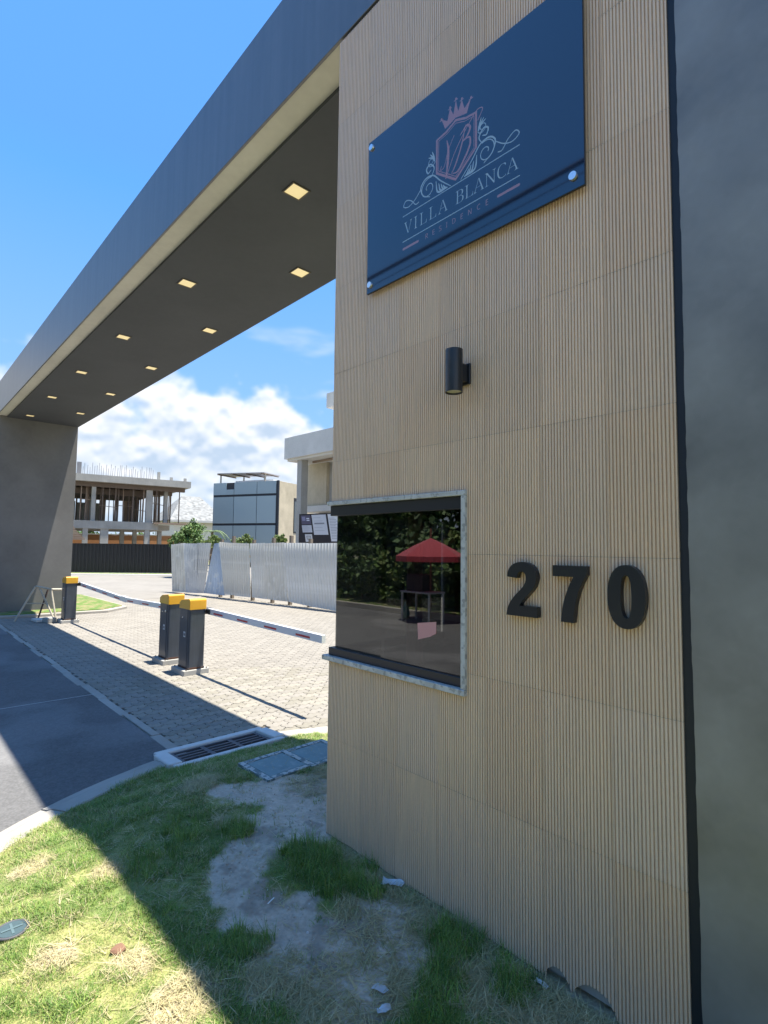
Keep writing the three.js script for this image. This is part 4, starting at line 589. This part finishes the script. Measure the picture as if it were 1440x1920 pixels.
{ // concrete villa shell behind the metal fence
  const A = deep(530.5, 960, 27), B = deep(640, 960, 23.8), F = facade(A, B); const s = thing('concrete_villa', 'raw concrete villa shell with a deep overhanging roof slab', 'house', [A.x, 0, A.z], F.turn);
  const y1 = F.at(530.5, 823)[1], y0 = F.at(530.5, 866)[1], L = F.len + 6, D = 7;
  part('roof_slab', plain(0, L, y0 + 0.12, y1, -D, 0), M.whiteConcrete, s); part('roof_slab', plain(0.12, L, y0, y0 + 0.119, -D + 0.1, -0.12), M.whiteConcrete, s); const tb = F.at(612, 738, -1.4)[1]; part('tank_room', plain(F.at(612, 760, -1.4)[0], L, F.at(612, 765, -1.4)[1], tb, -D, -1.4), M.whiteConcrete, s); part('roof_kerb', plain(F.at(612, 760, -1.4)[0] + 0.5, L, y1 + 0.001, F.at(612, 765, -1.4)[1] - 0.001, -D, -2.0), M.concrete, s);
  const cu = F.at(549, 940)[0]; part('column', plain(cu, cu + 0.36, 0, y0 - 0.001, -0.62, -0.22), M.concrete, s);
  const off = -1.5, wl = F.at(571, 900, off)[0]; const sill = F.at(600, 948, off)[1];
  part('wall', plain(wl, F.at(612, 900, off)[0], sill, y0 - 0.001, off - 0.25, off), M.warmConcrete, s); part('wall', plain(F.at(612, 900, off)[0] + 1.4, L, sill, y0 - 0.001, off - 0.25, off), M.warmConcrete, s); part('window_reveal', plain(F.at(612, 900, off)[0], F.at(612, 900, off)[0] + 0.4, sill, y0 - 0.001, off - 0.45, off - 0.20), M.concrete, s); part('window', plain(F.at(612, 900, off)[0] + 0.401, F.at(612, 900, off)[0] + 1.399, sill + 0.1, y0 - 0.3, off - 0.3, off - 0.22), phys({ color: rgb(0.03, 0.03, 0.035), roughness: 0.2 }), s);
  part('floor_slab', plain(wl - 0.12, L, sill - 0.30, sill - 0.001, -D, off + 0.12), M.whiteConcrete, s); part('inner_wall', plain(wl + 0.5, L, 0, sill - 0.301, off - 0.8, off - 0.6), M.rawConcrete, s);
  part('ledge', beam([cu + 0.4, y0 - 0.05, -0.9], [F.at(628, 880)[0], y0 - 0.10, -0.7], 0.10, 0.10), M.wood2, s); part('side_wall', plain(wl, wl + 0.2, sill, y0 - 0.001, -D, off - 0.251), M.concrete, s);
}
{ // notice board behind the fence
  const F = facade(deep(560, 990, 19.6), deep(640, 990, 18.4)); const tl = F.at(561, 964), br = F.at(634, 1019), c = document.createElement('canvas'); c.width = 640; c.height = 480; const x = c.getContext('2d');
  x.fillStyle = '#2a2427'; x.fillRect(0, 0, 640, 480); const sk = (a, b, w, h, fill, fn) => { x.save(); x.transform(1, 0, 0.16, 1, a, b); x.fillStyle = fill; x.fillRect(0, 0, w, h); fn && fn(w, h); x.restore(); };
  const lines = (w, h, n, col) => { x.fillStyle = col; for (let i = 0; i < n; i++) x.fillRect(w * 0.1, h * (0.14 + 0.8 * i / n), w * (0.5 + 0.3 * ((i * 7) % 5) / 5), Math.max(2, h * 0.022)); };
  sk(20, 20, 165, 150, '#5d5668', (w, h) => { x.fillStyle = '#8b86a0'; x.fillRect(w * 0.1, h * 0.15, w * 0.35, h * 0.45); x.fillStyle = '#d8d8de'; x.fillRect(w * 0.55, h * 0.3, w * 0.3, h * 0.12); x.fillRect(w * 0.55, h * 0.5, w * 0.3, h * 0.12); }); sk(44, 185, 165, 120, '#c9c8cc', (w, h) => lines(w, h, 6, '#8e8d93')); sk(100, 335, 120, 125, '#d6d4d2', (w, h) => { x.fillStyle = '#777'; x.fillRect(w * 0.2, h * 0.2, w * 0.6, h * 0.5); x.fillStyle = '#c5c4c0'; x.fillRect(w * 0.26, h * 0.26, w * 0.48, h * 0.38); });
  sk(205, 16, 235, 330, '#d2d1d3', (w, h) => { lines(w, h, 5, '#b4b3b6'); x.fillStyle = '#8f8e92'; x.fillRect(w * 0.12, h * 0.40, w * 0.7, h * 0.07); }); sk(470, 12, 170, 440, '#dcdbda', (w, h) => lines(w, h, 14, '#a9a8aa'));
  const map = new THREE.CanvasTexture(c); map.colorSpace = THREE.SRGBColorSpace; const s = thing('notice_board', 'dark notice board pasted with pale construction notices above the metal fence', 'notice board', [F.A.x, 0, F.A.z], F.turn);
  part('board', plain(tl[0], br[0], br[1] - 0.4, tl[1], -0.04, 0), M.boardBlack, s); const g = new THREE.PlaneGeometry(br[0] - tl[0] - 0.04, tl[1] - br[1] - 0.02); g.translate((tl[0] + br[0]) / 2, (tl[1] + br[1]) / 2, 0.003); part('notices', g, std({ map, roughness: 0.7 }), s);
  for (const u of [tl[0] + 0.2, br[0] - 0.2]) part('post', plain(u - 0.05, u + 0.05, 0, tl[1] - 0.1, -0.14, -0.041), M.steel, s);
}

/* ---------- trees and plants ---------- */
const leafMats = {}; const leafMat = (k = 0) => leafMats[k] ??= phys({ vertexColors: true, roughness: 0.65, transmission: 0.22, thickness: 0, side: THREE.DoubleSide });
function crown(seed, blobs, count, size, colours, droop = 0.3) {   // leaf-sized faces through the volume of several clumps
  const r = rng(seed), pos = [], col = [], nrm = () => { let x, y, z, l; do { x = 2 * r() - 1; y = 2 * r() - 1; z = 2 * r() - 1; l = x * x + y * y + z * z; } while (l > 1 || l < 0.01); l = Math.sqrt(l); return [x / l, y / l, z / l]; };
  const total = blobs.reduce((t, b) => t + b[3] * b[4], 0), ax = new THREE.Vector3(), up = new THREE.Vector3(), side = new THREE.Vector3();
  for (const [cx, cy, cz, rx, ry] of blobs) {
    const n = Math.round(count * rx * ry / total), sub = []; for (let k = 0; k < Math.max(5, n / 60); k++) { const d = nrm(), q = 0.55 + 0.5 * r(); sub.push([cx + d[0] * rx * q, cy + d[1] * ry * q, cz + d[2] * rx * q, rx * (0.18 + 0.16 * r())]); }
    for (let i = 0; i < n; i++) {
      const b = sub[Math.floor(r() * sub.length)], d = nrm(), q = Math.cbrt(r()) * b[3], p = [b[0] + d[0] * q, b[1] + d[1] * q * 0.8, b[2] + d[2] * q];
      const o = nrm(); ax.set(o[0], o[1] - droop, o[2]).normalize(); up.set(...nrm()); side.crossVectors(ax, up).normalize(); const L = size * (0.6 + 0.8 * r()), w = L * 0.36;
      const tip = [p[0] + ax.x * L, p[1] + ax.y * L, p[2] + ax.z * L], m = [p[0] + ax.x * L * 0.45, p[1] + ax.y * L * 0.45, p[2] + ax.z * L * 0.45], A = [m[0] + side.x * w, m[1] + side.y * w, m[2] + side.z * w], B = [m[0] - side.x * w, m[1] - side.y * w, m[2] - side.z * w];
      pos.push(...p, ...A, ...tip, ...p, ...tip, ...B); const c = colours[Math.floor(r() * colours.length)], k = 0.75 + 0.5 * r(); for (let j = 0; j < 6; j++) col.push(c[0] * k, c[1] * k, c[2] * k);
    }
  }
  return raw(pos, null, col);
}
const bark = std({ roughness: 1, map: tex(128, 256, 0.4, 0.8, (u, v) => { const k = 0.7 + 0.6 * fbm(u * 16, v * 6, 4, 211, 16, 6); return tone([0.13, 0.10, 0.075], k); }) });
const GREENS = [[0.055, 0.12, 0.025], [0.075, 0.15, 0.032], [0.045, 0.095, 0.022], [0.10, 0.18, 0.04]], BRIGHT = [[0.12, 0.20, 0.04], [0.16, 0.23, 0.05], [0.09, 0.16, 0.035], [0.20, 0.25, 0.07]];
function tree(label, pos, trunkH, blobs, seed, count, size, colours, name = 'tree', cat = 'tree', group) {
  const s = thing(name, label, cat, pos, 0, group), r = rng(seed + 5); const limbs = [bar([0, -0.1, 0], [0.05, trunkH, 0.02], trunkH * 0.045 + 0.02, 9, trunkH * 0.03 + 0.012)]; blobs.forEach((b) => limbs.push(bar([0.05 * r(), trunkH * (0.7 + 0.28 * r()), 0], [b[0], b[1], b[2]], 0.02 + trunkH * 0.014, 6, 0.012)));
  part('trunk', metric(join(limbs.map((g) => { g.deleteAttribute('uv'); return g; }))), bark, s); part('crown', crown(seed, blobs, count, size, colours), leafMat(), s); return s;
}
{ const p = deep(353, 1010, 31); tree('round leafy bush tree standing behind the metal fence', [p.x, 0, p.z], 1.5, [[-0.05, 2.05, 0, 0.8, 0.6], [0.45, 2.4, 0.1, 0.65, 0.55], [-0.6, 2.0, 0.2, 0.55, 0.5], [0.25, 2.85, -0.1, 0.6, 0.4], [0.85, 2.2, 0, 0.45, 0.45]], 301, 12000, 0.10, [...GREENS.map((c) => tone(c, 1.5)), ...BRIGHT.slice(2)]); }
{ const p = deep(397, 1000, 44), s = thing('palm_tree', 'small palm beside the panelled house', 'palm', [p.x, 0, p.z]); part('trunk', bar([0, 0, 0], [0.1, 3.0, 0], 0.14, 9, 0.1), bark, s); for (let k = 0; k < 9; k++) { const a = k * 0.7 + 0.2, pos = []; for (let i = 0; i < 14; i++) { const t = i / 13, x = 0.1 + Math.cos(a) * 1.3 * t, z = Math.sin(a) * 1.3 * t, y = 3.0 + 0.7 * t - 1.3 * t * t, w = 0.34 * Math.sin(Math.PI * (0.12 + 0.85 * t)); for (const f of [-1, 1]) pos.push(x, y, z, x - Math.sin(a) * w * f + Math.cos(a) * 0.16, y - 0.16, z + Math.cos(a) * w * f + Math.sin(a) * 0.16, x + Math.cos(a) * 0.08, y, z + Math.sin(a) * 0.08); } part('frond', raw(pos, null, pos.map((_, i) => [0.10, 0.17, 0.05][i % 3])), leafMat(), s); } }
[[455, 1011, 34, 0.62, 'yellow green bush showing above the metal fence before the panels', 311], [525, 1010, 30, 0.42, 'pale yellow bush showing above the metal fence by the concrete column', 312], [400, 1012, 38, 0.55, 'low bright bush between the bush tree and the panelled house', 313], [386, 1018, 30, 0.3, 'small leafy shrub just above the leaning metal sheets', 314]].forEach(([px, py, d, rad, label, seed]) => { const p = deep(px, py, d), y = p.y; tree(label, [p.x, 0, p.z], y * 0.75, [[0, y - rad * 0.3, 0, rad, rad * 0.8], [rad * 0.6, y - rad * 0.1, 0, rad * 0.6, rad * 0.6]], seed, 2600, 0.09, BRIGHT, 'bush', 'bush'); });
// far greenery behind the houses so that no bare horizon shows
{ const r = rng(77); for (let k = 0; k < 14; k++) { const px = 60 + k * 46, d = 75 + 25 * r(), p = deep(px, 1015, d); const h = 3 + 1.8 * r(); tree('hazy distant tree low on the skyline behind the houses', [p.x, 0, p.z], h * 0.5, [[0, h * 0.6, 0, 2.4, h * 0.38], [1.8, h * 0.5, 0.5, 1.8, h * 0.3], [-1.7, h * 0.5, 0, 1.9, h * 0.3]], 400 + k, 1200, 0.5, GREENS, 'distant_tree', 'tree', 'far trees behind the houses'); } }

/* ---------- across the street: what the dark glass and the sign mirror ---------- */
{ const g = plain(-60, 60, -0.05, 0.14, 0, 0.18); g.rotateY(-0.012); g.translate(0, 0, 6.75); struct('far_kerb', g, M.kerb); const v = plain(-60, 60, -0.05, 0.12, 0.181, 60); v.rotateY(-0.012); v.translate(0, 0, 6.75); struct('far_verge', v, M.turf); }
{ const r = rng(88); for (let k = 0; k < 15; k++) { const x = -30 + k * 2.7 + (r() - 0.5), z = 9.3 + 1.8 * r(), h = 5.6 + 2.2 * r(); tree('dense dark green street tree on the far side of the road', [x, 0.1, z], h * 0.45, [[0, h * 0.62, 0, 1.9, h * 0.34], [1.2, h * 0.45, -0.6, 1.4, h * 0.28], [-1.2, h * 0.42, -0.5, 1.4, h * 0.28], [0.2, h * 0.22, -0.9, 1.6, h * 0.2], [-1.3, h * 0.2, -0.4, 1.2, h * 0.2]], 500 + k, 5200, 0.24, k % 3 ? GREENS : [...GREENS, BRIGHT[0]], 'street_tree', 'tree', 'trees along the far side of the road'); } }
{ const r = rng(99); for (let k = 0; k < 20; k++) { const x = -26 + k * 1.35 + 0.4 * (r() - 0.5), z = 7.75 + 0.5 * r() + 0.01 * x, h = 1.5 + 0.9 * r(); tree('leafy green shrub filling the ground under the street trees', [x, 0.1, z], h * 0.4, [[0, h * 0.55, 0, 0.85, h * 0.46], [0.5, h * 0.4, -0.2, 0.6, h * 0.36], [-0.5, h * 0.45, 0, 0.6, h * 0.38]], 700 + k, 1700, 0.17, k % 2 ? [...GREENS, BRIGHT[2]] : [...BRIGHT, GREENS[1]], 'roadside_shrub', 'shrub', 'shrubs under the street trees'); } }
{ const s = thing('parasol', 'red market parasol on a wooden pole across the road', 'parasol', [-9.12, 0.004, 6.1]); const red = phys({ color: rgb(0.50, 0.05, 0.07), roughness: 0.8, transmission: 0.25, thickness: 0, side: THREE.DoubleSide });
  part('pole', bar([0, 0, 0], [0, 2.34, 0], 0.025, 10), std({ color: rgb(0.22, 0.10, 0.06), roughness: 0.7 }), s); const n = 8; for (let k = 0; k < n; k++) { const a = k / n * 2 * Math.PI, b = (k + 1) / n * 2 * Math.PI, P = (t, q) => { const rr = 0.88 * t, y = 2.10 - 0.36 * t - 0.10 * t * t; return [Math.cos(q) * rr, y, Math.sin(q) * rr]; }, pos = []; for (let i = 0; i < 5; i++) { const t0 = i / 5, t1 = (i + 1) / 5; pos.push(...P(t0, a), ...P(t1, b), ...P(t1, a), ...P(t0, a), ...P(t0, b), ...P(t1, b)); } const q0 = P(1, a), q1 = P(1, b); pos.push(...q0, ...q1, q1[0], q1[1] - 0.13, q1[2], ...q0, q1[0], q1[1] - 0.13, q1[2], q0[0], q0[1] - 0.13, q0[2]); part('canopy_panel', raw(pos), red, s); }
  const t = thing('stall_table', 'white legged stall table under the red parasol', 'table', [-9.3, 0.004, 6.0]); part('tabletop', block(-0.5, 0.5, 0.72, 0.76, -0.3, 0.3, 0.006), std({ color: rgb(0.5, 0.5, 0.5), roughness: 0.6 }), t); for (const [a, b] of [[-0.46, -0.26], [0.46, -0.26], [-0.46, 0.26], [0.46, 0.26]]) part('leg', plain(a - 0.02, a + 0.02, 0, 0.719, b - 0.02, b + 0.02), std({ color: rgb(0.6, 0.6, 0.6), roughness: 0.5 }), t);
  single('cool_box', block(-0.28, 0.28, 0, 0.42, -0.2, 0.2, 0.03), std({ color: rgb(0.03, 0.03, 0.035), roughness: 0.7 }), 'dark box standing on the stall table under the parasol', 'box', [-9.42, 0.765, 6.0]);
  const bag = new THREE.LatheGeometry([[0.0, 0], [0.10, 0.01], [0.12, 0.12], [0.09, 0.26], [0.03, 0.36], [0.015, 0.44]].map(([x, y]) => new THREE.Vector2(x, y)), 14); single('carrier_bag', bag, std({ color: rgb(0.05, 0.22, 0.20), roughness: 0.6 }), 'teal plastic carrier bag standing beside the stall table', 'bag', [-10.0, 0.004, 6.1]);
}
{ // overhead cables along the street
  const black = std({ color: rgb(0.015, 0.015, 0.017), roughness: 0.6 }); const pole = (x, label) => { const s = thing('utility_pole', label, 'utility pole', [x, 0, 5.2 + 1.95], 0, 'utility poles along the road'); part('shaft', bar([0, 0, 0], [0, 10.3, 0], 0.16, 12, 0.10), M.concrete, s); part('crossarm', beam([0, 9.75, -1.9], [0, 9.75, 0.6], 0.09, 0.11), M.wood, s); return s; };
  pole(-34, 'concrete utility pole beyond the left end of the street trees'); pole(12, 'concrete utility pole opposite the plaster wall');
  const sag = (x0, y0, x1, y1, z, d, r) => { const pts = []; for (let i = 0; i <= 24; i++) { const t = i / 24; pts.push([mix(x0, x1, t), mix(y0, y1, t) - d * 4 * t * (1 - t), z]); } return tube(pts, r, 60, 6); };
  single('overhead_cable', sag(-34, 9.8, 12, 9.9, 5.5, 0.62, 0.045), black, 'thick black bundled overhead cable along the road', 'cable'); single('overhead_cable', sag(-34, 9.6, 12, 9.7, 5.45, 0.7, 0.010), black, 'thin black overhead cable below the thick bundle', 'cable');
}
// inside the booth, seen faintly through the glass
{ const p = onZ(803, 1100, -2.2); const pk = std({ color: rgb(0.72, 0.36, 0.36), roughness: 0.9, side: THREE.DoubleSide }); const pos = [], n = 12; const cl = (i, y) => { const t = i / n; return [mix(-0.05, 0.05, t) * (1 + 0.4 * (0.8 - y)), y, 0.012 * Math.sin(t * 14 + y * 2)]; }; for (let i = 0; i < n; i++) for (let j = 0; j < 6; j++) { const ya = -0.1 + 0.9 * j / 6, yb = -0.1 + 0.9 * (j + 1) / 6; const a = cl(i, ya), b = cl(i + 1, ya), c = cl(i + 1, yb), d = cl(i, yb); pos.push(...a, ...b, ...c, ...a, ...c, ...d); } const g = raw(pos); single('hanging_cloth', g, pk, 'pink cloth hanging inside the dark booth window', 'cloth', [p.x, 1.30, -2.10]); }

{ const z = WZ - 0.0212, c = [[783, 1168], [818, 1166], [818, 1188], [806, 1194], [784, 1199]].map(([a, b]) => onZ(a, b, z)), o = c[4], sh = new THREE.Shape(c.map((p) => new THREE.Vector2(p.x - o.x, p.y - o.y))); const g = new THREE.ExtrudeGeometry(sh, { depth: 0.0006, bevelEnabled: false }); single('paper_note', g, std({ color: rgb(0.62, 0.30, 0.28), roughness: 0.9 }), 'small torn pink paper stuck low on the booth window glass', 'paper', [o.x, o.y, z]); }

/* ---------- grass, straw, litter ---------- */
{
  const blade = (r, h, w, lean, az) => { const c = Math.cos(az), s = Math.sin(az), b = [], P = (t, q) => { const y = h * t * (1 - 0.25 * lean * t), o = lean * h * t * t, ww = w * (1 - t) * q; b.push(o * c - s * ww, y, o * s + c * ww); }; const tri = (a, q1, b2, q2, c2, q3) => { P(a, q1); P(b2, q2); P(c2, q3); }; tri(0, -1, 0, 1, 0.5, 1); tri(0, -1, 0.5, 1, 0.5, -1); tri(0.5, -1, 0.5, 1, 1, 0); return b; };
  const tuftGeo = (seed, n, h, w, spread, leanAmt) => { const r = rng(seed), pos = []; for (let i = 0; i < n; i++) { const b = blade(r, h * (0.5 + 0.7 * r()), w * (0.7 + 0.6 * r()), leanAmt * (0.3 + r()), r() * 6.283), ox = spread * (r() - 0.5), oz = spread * (r() - 0.5); for (let k = 0; k < b.length; k += 3) pos.push(b[k] + ox, b[k + 1] - 0.004, b[k + 2] + oz); } return raw(pos); };
  const mat = phys({ color: 0xffffff, roughness: 0.7, transmission: 0.25, thickness: 0, side: THREE.DoubleSide });
  const field = (name, label, seed, geo, want, test, colour, scaleOf) => {
    const r = rng(seed), list = []; let guard = 0; while (list.length < want && guard++ < want * 12) { const t = r(); const x = mix(-4.6, -0.62, r()), z = t < 0.85 ? mix(-3.2, 0.1, r()) : mix(-4.5, -2.6, r()); if (z < -1.99 && x > -2.63) continue; const side = kerbSide(x, z); if (side < 0.205 || (x < -4.42 && z < -1.78 && z > -2.97)) continue; const c = cover(x, z); const k = test(c, x, z, r); if (k <= 0 || r() > k) continue; list.push([x, z, c, side]); }
    const m = new THREE.InstancedMesh(geo, mat, list.length), M4 = new THREE.Matrix4(), q = new THREE.Quaternion(), e = new THREE.Euler(), col = new THREE.Color();
    list.forEach(([x, z, c, side], i) => { e.set(0.25 * (r() - 0.5), r() * 6.283, 0.25 * (r() - 0.5)); q.setFromEuler(e); const s = scaleOf(c, r, x, z); M4.compose(new THREE.Vector3(x, vergeY(x, z, side) - 0.003, z), q, new THREE.Vector3(s, s * (0.7 + 0.6 * r()), s)); m.setMatrixAt(i, M4); const k = colour(c, r, x, z); col.setRGB(k[0], k[1], k[2]); m.setColorAt(i, col); });
    m.name = numbered(name); m.userData = { kind: 'stuff', label, category: 'grass' }; m.castShadow = m.receiveShadow = true; scene.add(m); return m;
  };
  const inPit = (x, z) => (x > -4.05 && x < -3.3 && z < -2.08 && z > -2.95) && ((x > -3.86 && x < -3.42 && z < -2.12 && z > -2.55) || (z < -2.5 && x > -3.84));
  const green = [[0.145, 0.265, 0.036], [0.19, 0.31, 0.045], [0.11, 0.22, 0.03], [0.25, 0.35, 0.06]], dryc = [[0.48, 0.42, 0.22], [0.40, 0.36, 0.17], [0.55, 0.48, 0.27]], yell = [[0.36, 0.40, 0.10], [0.30, 0.37, 0.085]];
  const pickc = (L, r) => tone(L[Math.floor(r() * L.length)], 0.75 + 0.5 * r());
  field('lawn_grass', 'short green and straw coloured lawn grass on the verge', 601, tuftGeo(61, 9, 0.031, 0.0016, 0.035, 0.9), 52000, (c, x, z) => inPit(x, z) ? 0 : (1 - 0.97 * c.soil) * (1 - 0.85 * c.dry) * (0.55 + 0.45 * sstep(0.35, 0.55, fbm(x * 6, z * 6, 3, 651))), (c, r, x, z) => { const d = 0.20 + 0.35 * sstep(0.5, 0.72, fbm(x * 4 + 2, z * 4, 3, 652)) + 0.4 * c.dry; const t = r(); return t < d * 0.55 ? pickc(dryc, r) : t < d ? pickc(yell, r) : pickc(green, r); }, (c, r, x, z) => (0.6 + 0.5 * r()) * (0.7 + 0.75 * sstep(0.35, 0.65, fbm(x * 7 + 5, z * 7, 3, 653))));
  field('long_grass', 'longer lush green grass tufts beside the trodden soil', 602, tuftGeo(62, 10, 0.085, 0.0022, 0.05, 0.7), 2600, (c, x, z) => inPit(x, z) ? 0 : c.tuft * (z < -1.55 || x > -1.7 ? 1 : 0.35), (c, r) => pickc(green, r), (c, r) => 0.55 + 0.6 * r());
  field('dry_straw', 'dry straw stalks lying over the soil', 603, (() => { const r = rng(63), pos = []; for (let i = 0; i < 6; i++) { const a = r() * 6.283, L = 0.05 + 0.06 * r(), ox = 0.06 * (r() - 0.5), oz = 0.06 * (r() - 0.5), w = 0.0016, c = Math.cos(a), s = Math.sin(a), y0 = 0.002 + 0.006 * r(), y1 = 0.004 + 0.03 * r(); pos.push(ox - s * w, y0, oz + c * w, ox + s * w, y0, oz - c * w, ox + c * L, y1, oz + s * L); } return raw(pos); })(), 7500, (c, x, z) => (z < -1.1 ? Math.max(c.dry, 0.04) : Math.max(0.5 * c.dry, 0.02)) * (1 - c.soil * 0.75), (c, r) => pickc(dryc, r), (c, r) => 0.6 + 0.7 * r());
  // pebbles on the soil
  const pg = new THREE.IcosahedronGeometry(0.006, 0), r = rng(71), pl = []; for (let k = 0; k < 9000 && pl.length < 900; k++) { const x = mix(-4.3, -0.8, r()), z = mix(-2.6, -0.9, r()); if (z < -1.98 && x > -2.63) continue; const c = cover(x, z); if (r() > c.soil + 0.35 * c.dry) continue; pl.push([x, z]); }
  const pm = new THREE.InstancedMesh(pg, std({ color: 0xffffff, roughness: 1 }), pl.length), M4 = new THREE.Matrix4(), q = new THREE.Quaternion(), col = new THREE.Color(); pl.forEach(([x, z], i) => { q.setFromEuler(new THREE.Euler(r() * 6, r() * 6, r() * 6)); const s = 0.25 + Math.pow(r(), 4) * 1.4; M4.compose(new THREE.Vector3(x, vergeY(x, z) + 0.001, z), q, new THREE.Vector3(s, s * 0.7, s * 0.9)); pm.setMatrixAt(i, M4); const k = r(); col.setRGB(...(k < 0.1 ? [0.6, 0.6, 0.58] : tone([0.46, 0.39, 0.31], 0.75 + 0.4 * r()))); pm.setColorAt(i, col); }); pm.name = 'gravel'; pm.userData = { kind: 'stuff', label: 'small pebbles scattered over the bare soil', category: 'gravel' }; scene.add(pm);
}
{
  const scrap = (seed, w, h, amp) => { const g = new THREE.PlaneGeometry(w, h, 8, 6); g.rotateX(-Math.PI / 2); const p = g.attributes.position; for (let i = 0; i < p.count; i++) { const x = p.getX(i), z = p.getZ(i); p.setXYZ(i, x + amp * 0.6 * (fbm(x * 40, z * 40, 2, seed) - 0.5), amp * fbm(x * 30 + 3, z * 30, 3, seed + 1) + 0.003, z + amp * 0.8 * (fbm(x * 40 + 7, z * 40, 2, seed + 2) - 0.5)); } g.computeVertexNormals(); return g; };
  const white = phys({ color: rgb(0.66, 0.70, 0.74), roughness: 0.3, transmission: 0.25, thickness: 0, side: THREE.DoubleSide }), drop = (px, py, w, h, amp, label, turn, mat = white, name = 'litter_scrap', cat = 'litter') => { const p = onY(px, py, 0.18); single(name, scrap(px, w, h, amp), mat, label, cat, [p.x, vergeY(p.x, p.z) + 0.006, Math.max(p.z, -1.95)], turn); };
  drop(736, 1661, 0.11, 0.045, 0.03, 'crumpled clear plastic wrapper lying against the foot of the tiles', 0.5); drop(713, 1858, 0.05, 0.035, 0.025, 'small white plastic scrap on dry grass', 0.2); drop(722, 1899, 0.055, 0.03, 0.03, 'crumpled white paper scrap near the small plastic scrap', 1.1); drop(1030, 1832, 0.05, 0.02, 0.015, 'white scrap lodged under the broken tile edge', 0.1, std({ color: rgb(0.7, 0.7, 0.68), roughness: 0.8, side: THREE.DoubleSide })); drop(508, 1389 + 300, 0.006, 0.05, 0.002, 'thin white stick lying on the bare soil', 0.4, std({ color: rgb(0.75, 0.74, 0.7), roughness: 0.7, side: THREE.DoubleSide }), 'litter_stick');
  const p = onY(222, 1783, 0.18); const cg = new THREE.IcosahedronGeometry(0.028, 2), a = cg.attributes.position; for (let i = 0; i < a.count; i++) { const k = 0.8 + 0.5 * fbm(a.getX(i) * 60, a.getZ(i) * 60 + a.getY(i) * 40, 3, 231); a.setXYZ(i, a.getX(i) * k, a.getY(i) * k * 0.45, a.getZ(i) * k); } cg.computeVertexNormals(); single('clod', cg, std({ color: rgb(0.20, 0.11, 0.07), roughness: 1 }), 'reddish brown clod of earth on the sunny grass', 'clod', [p.x, vergeY(p.x, p.z) + 0.012, p.z]);
}
renderer.render(scene, camera);
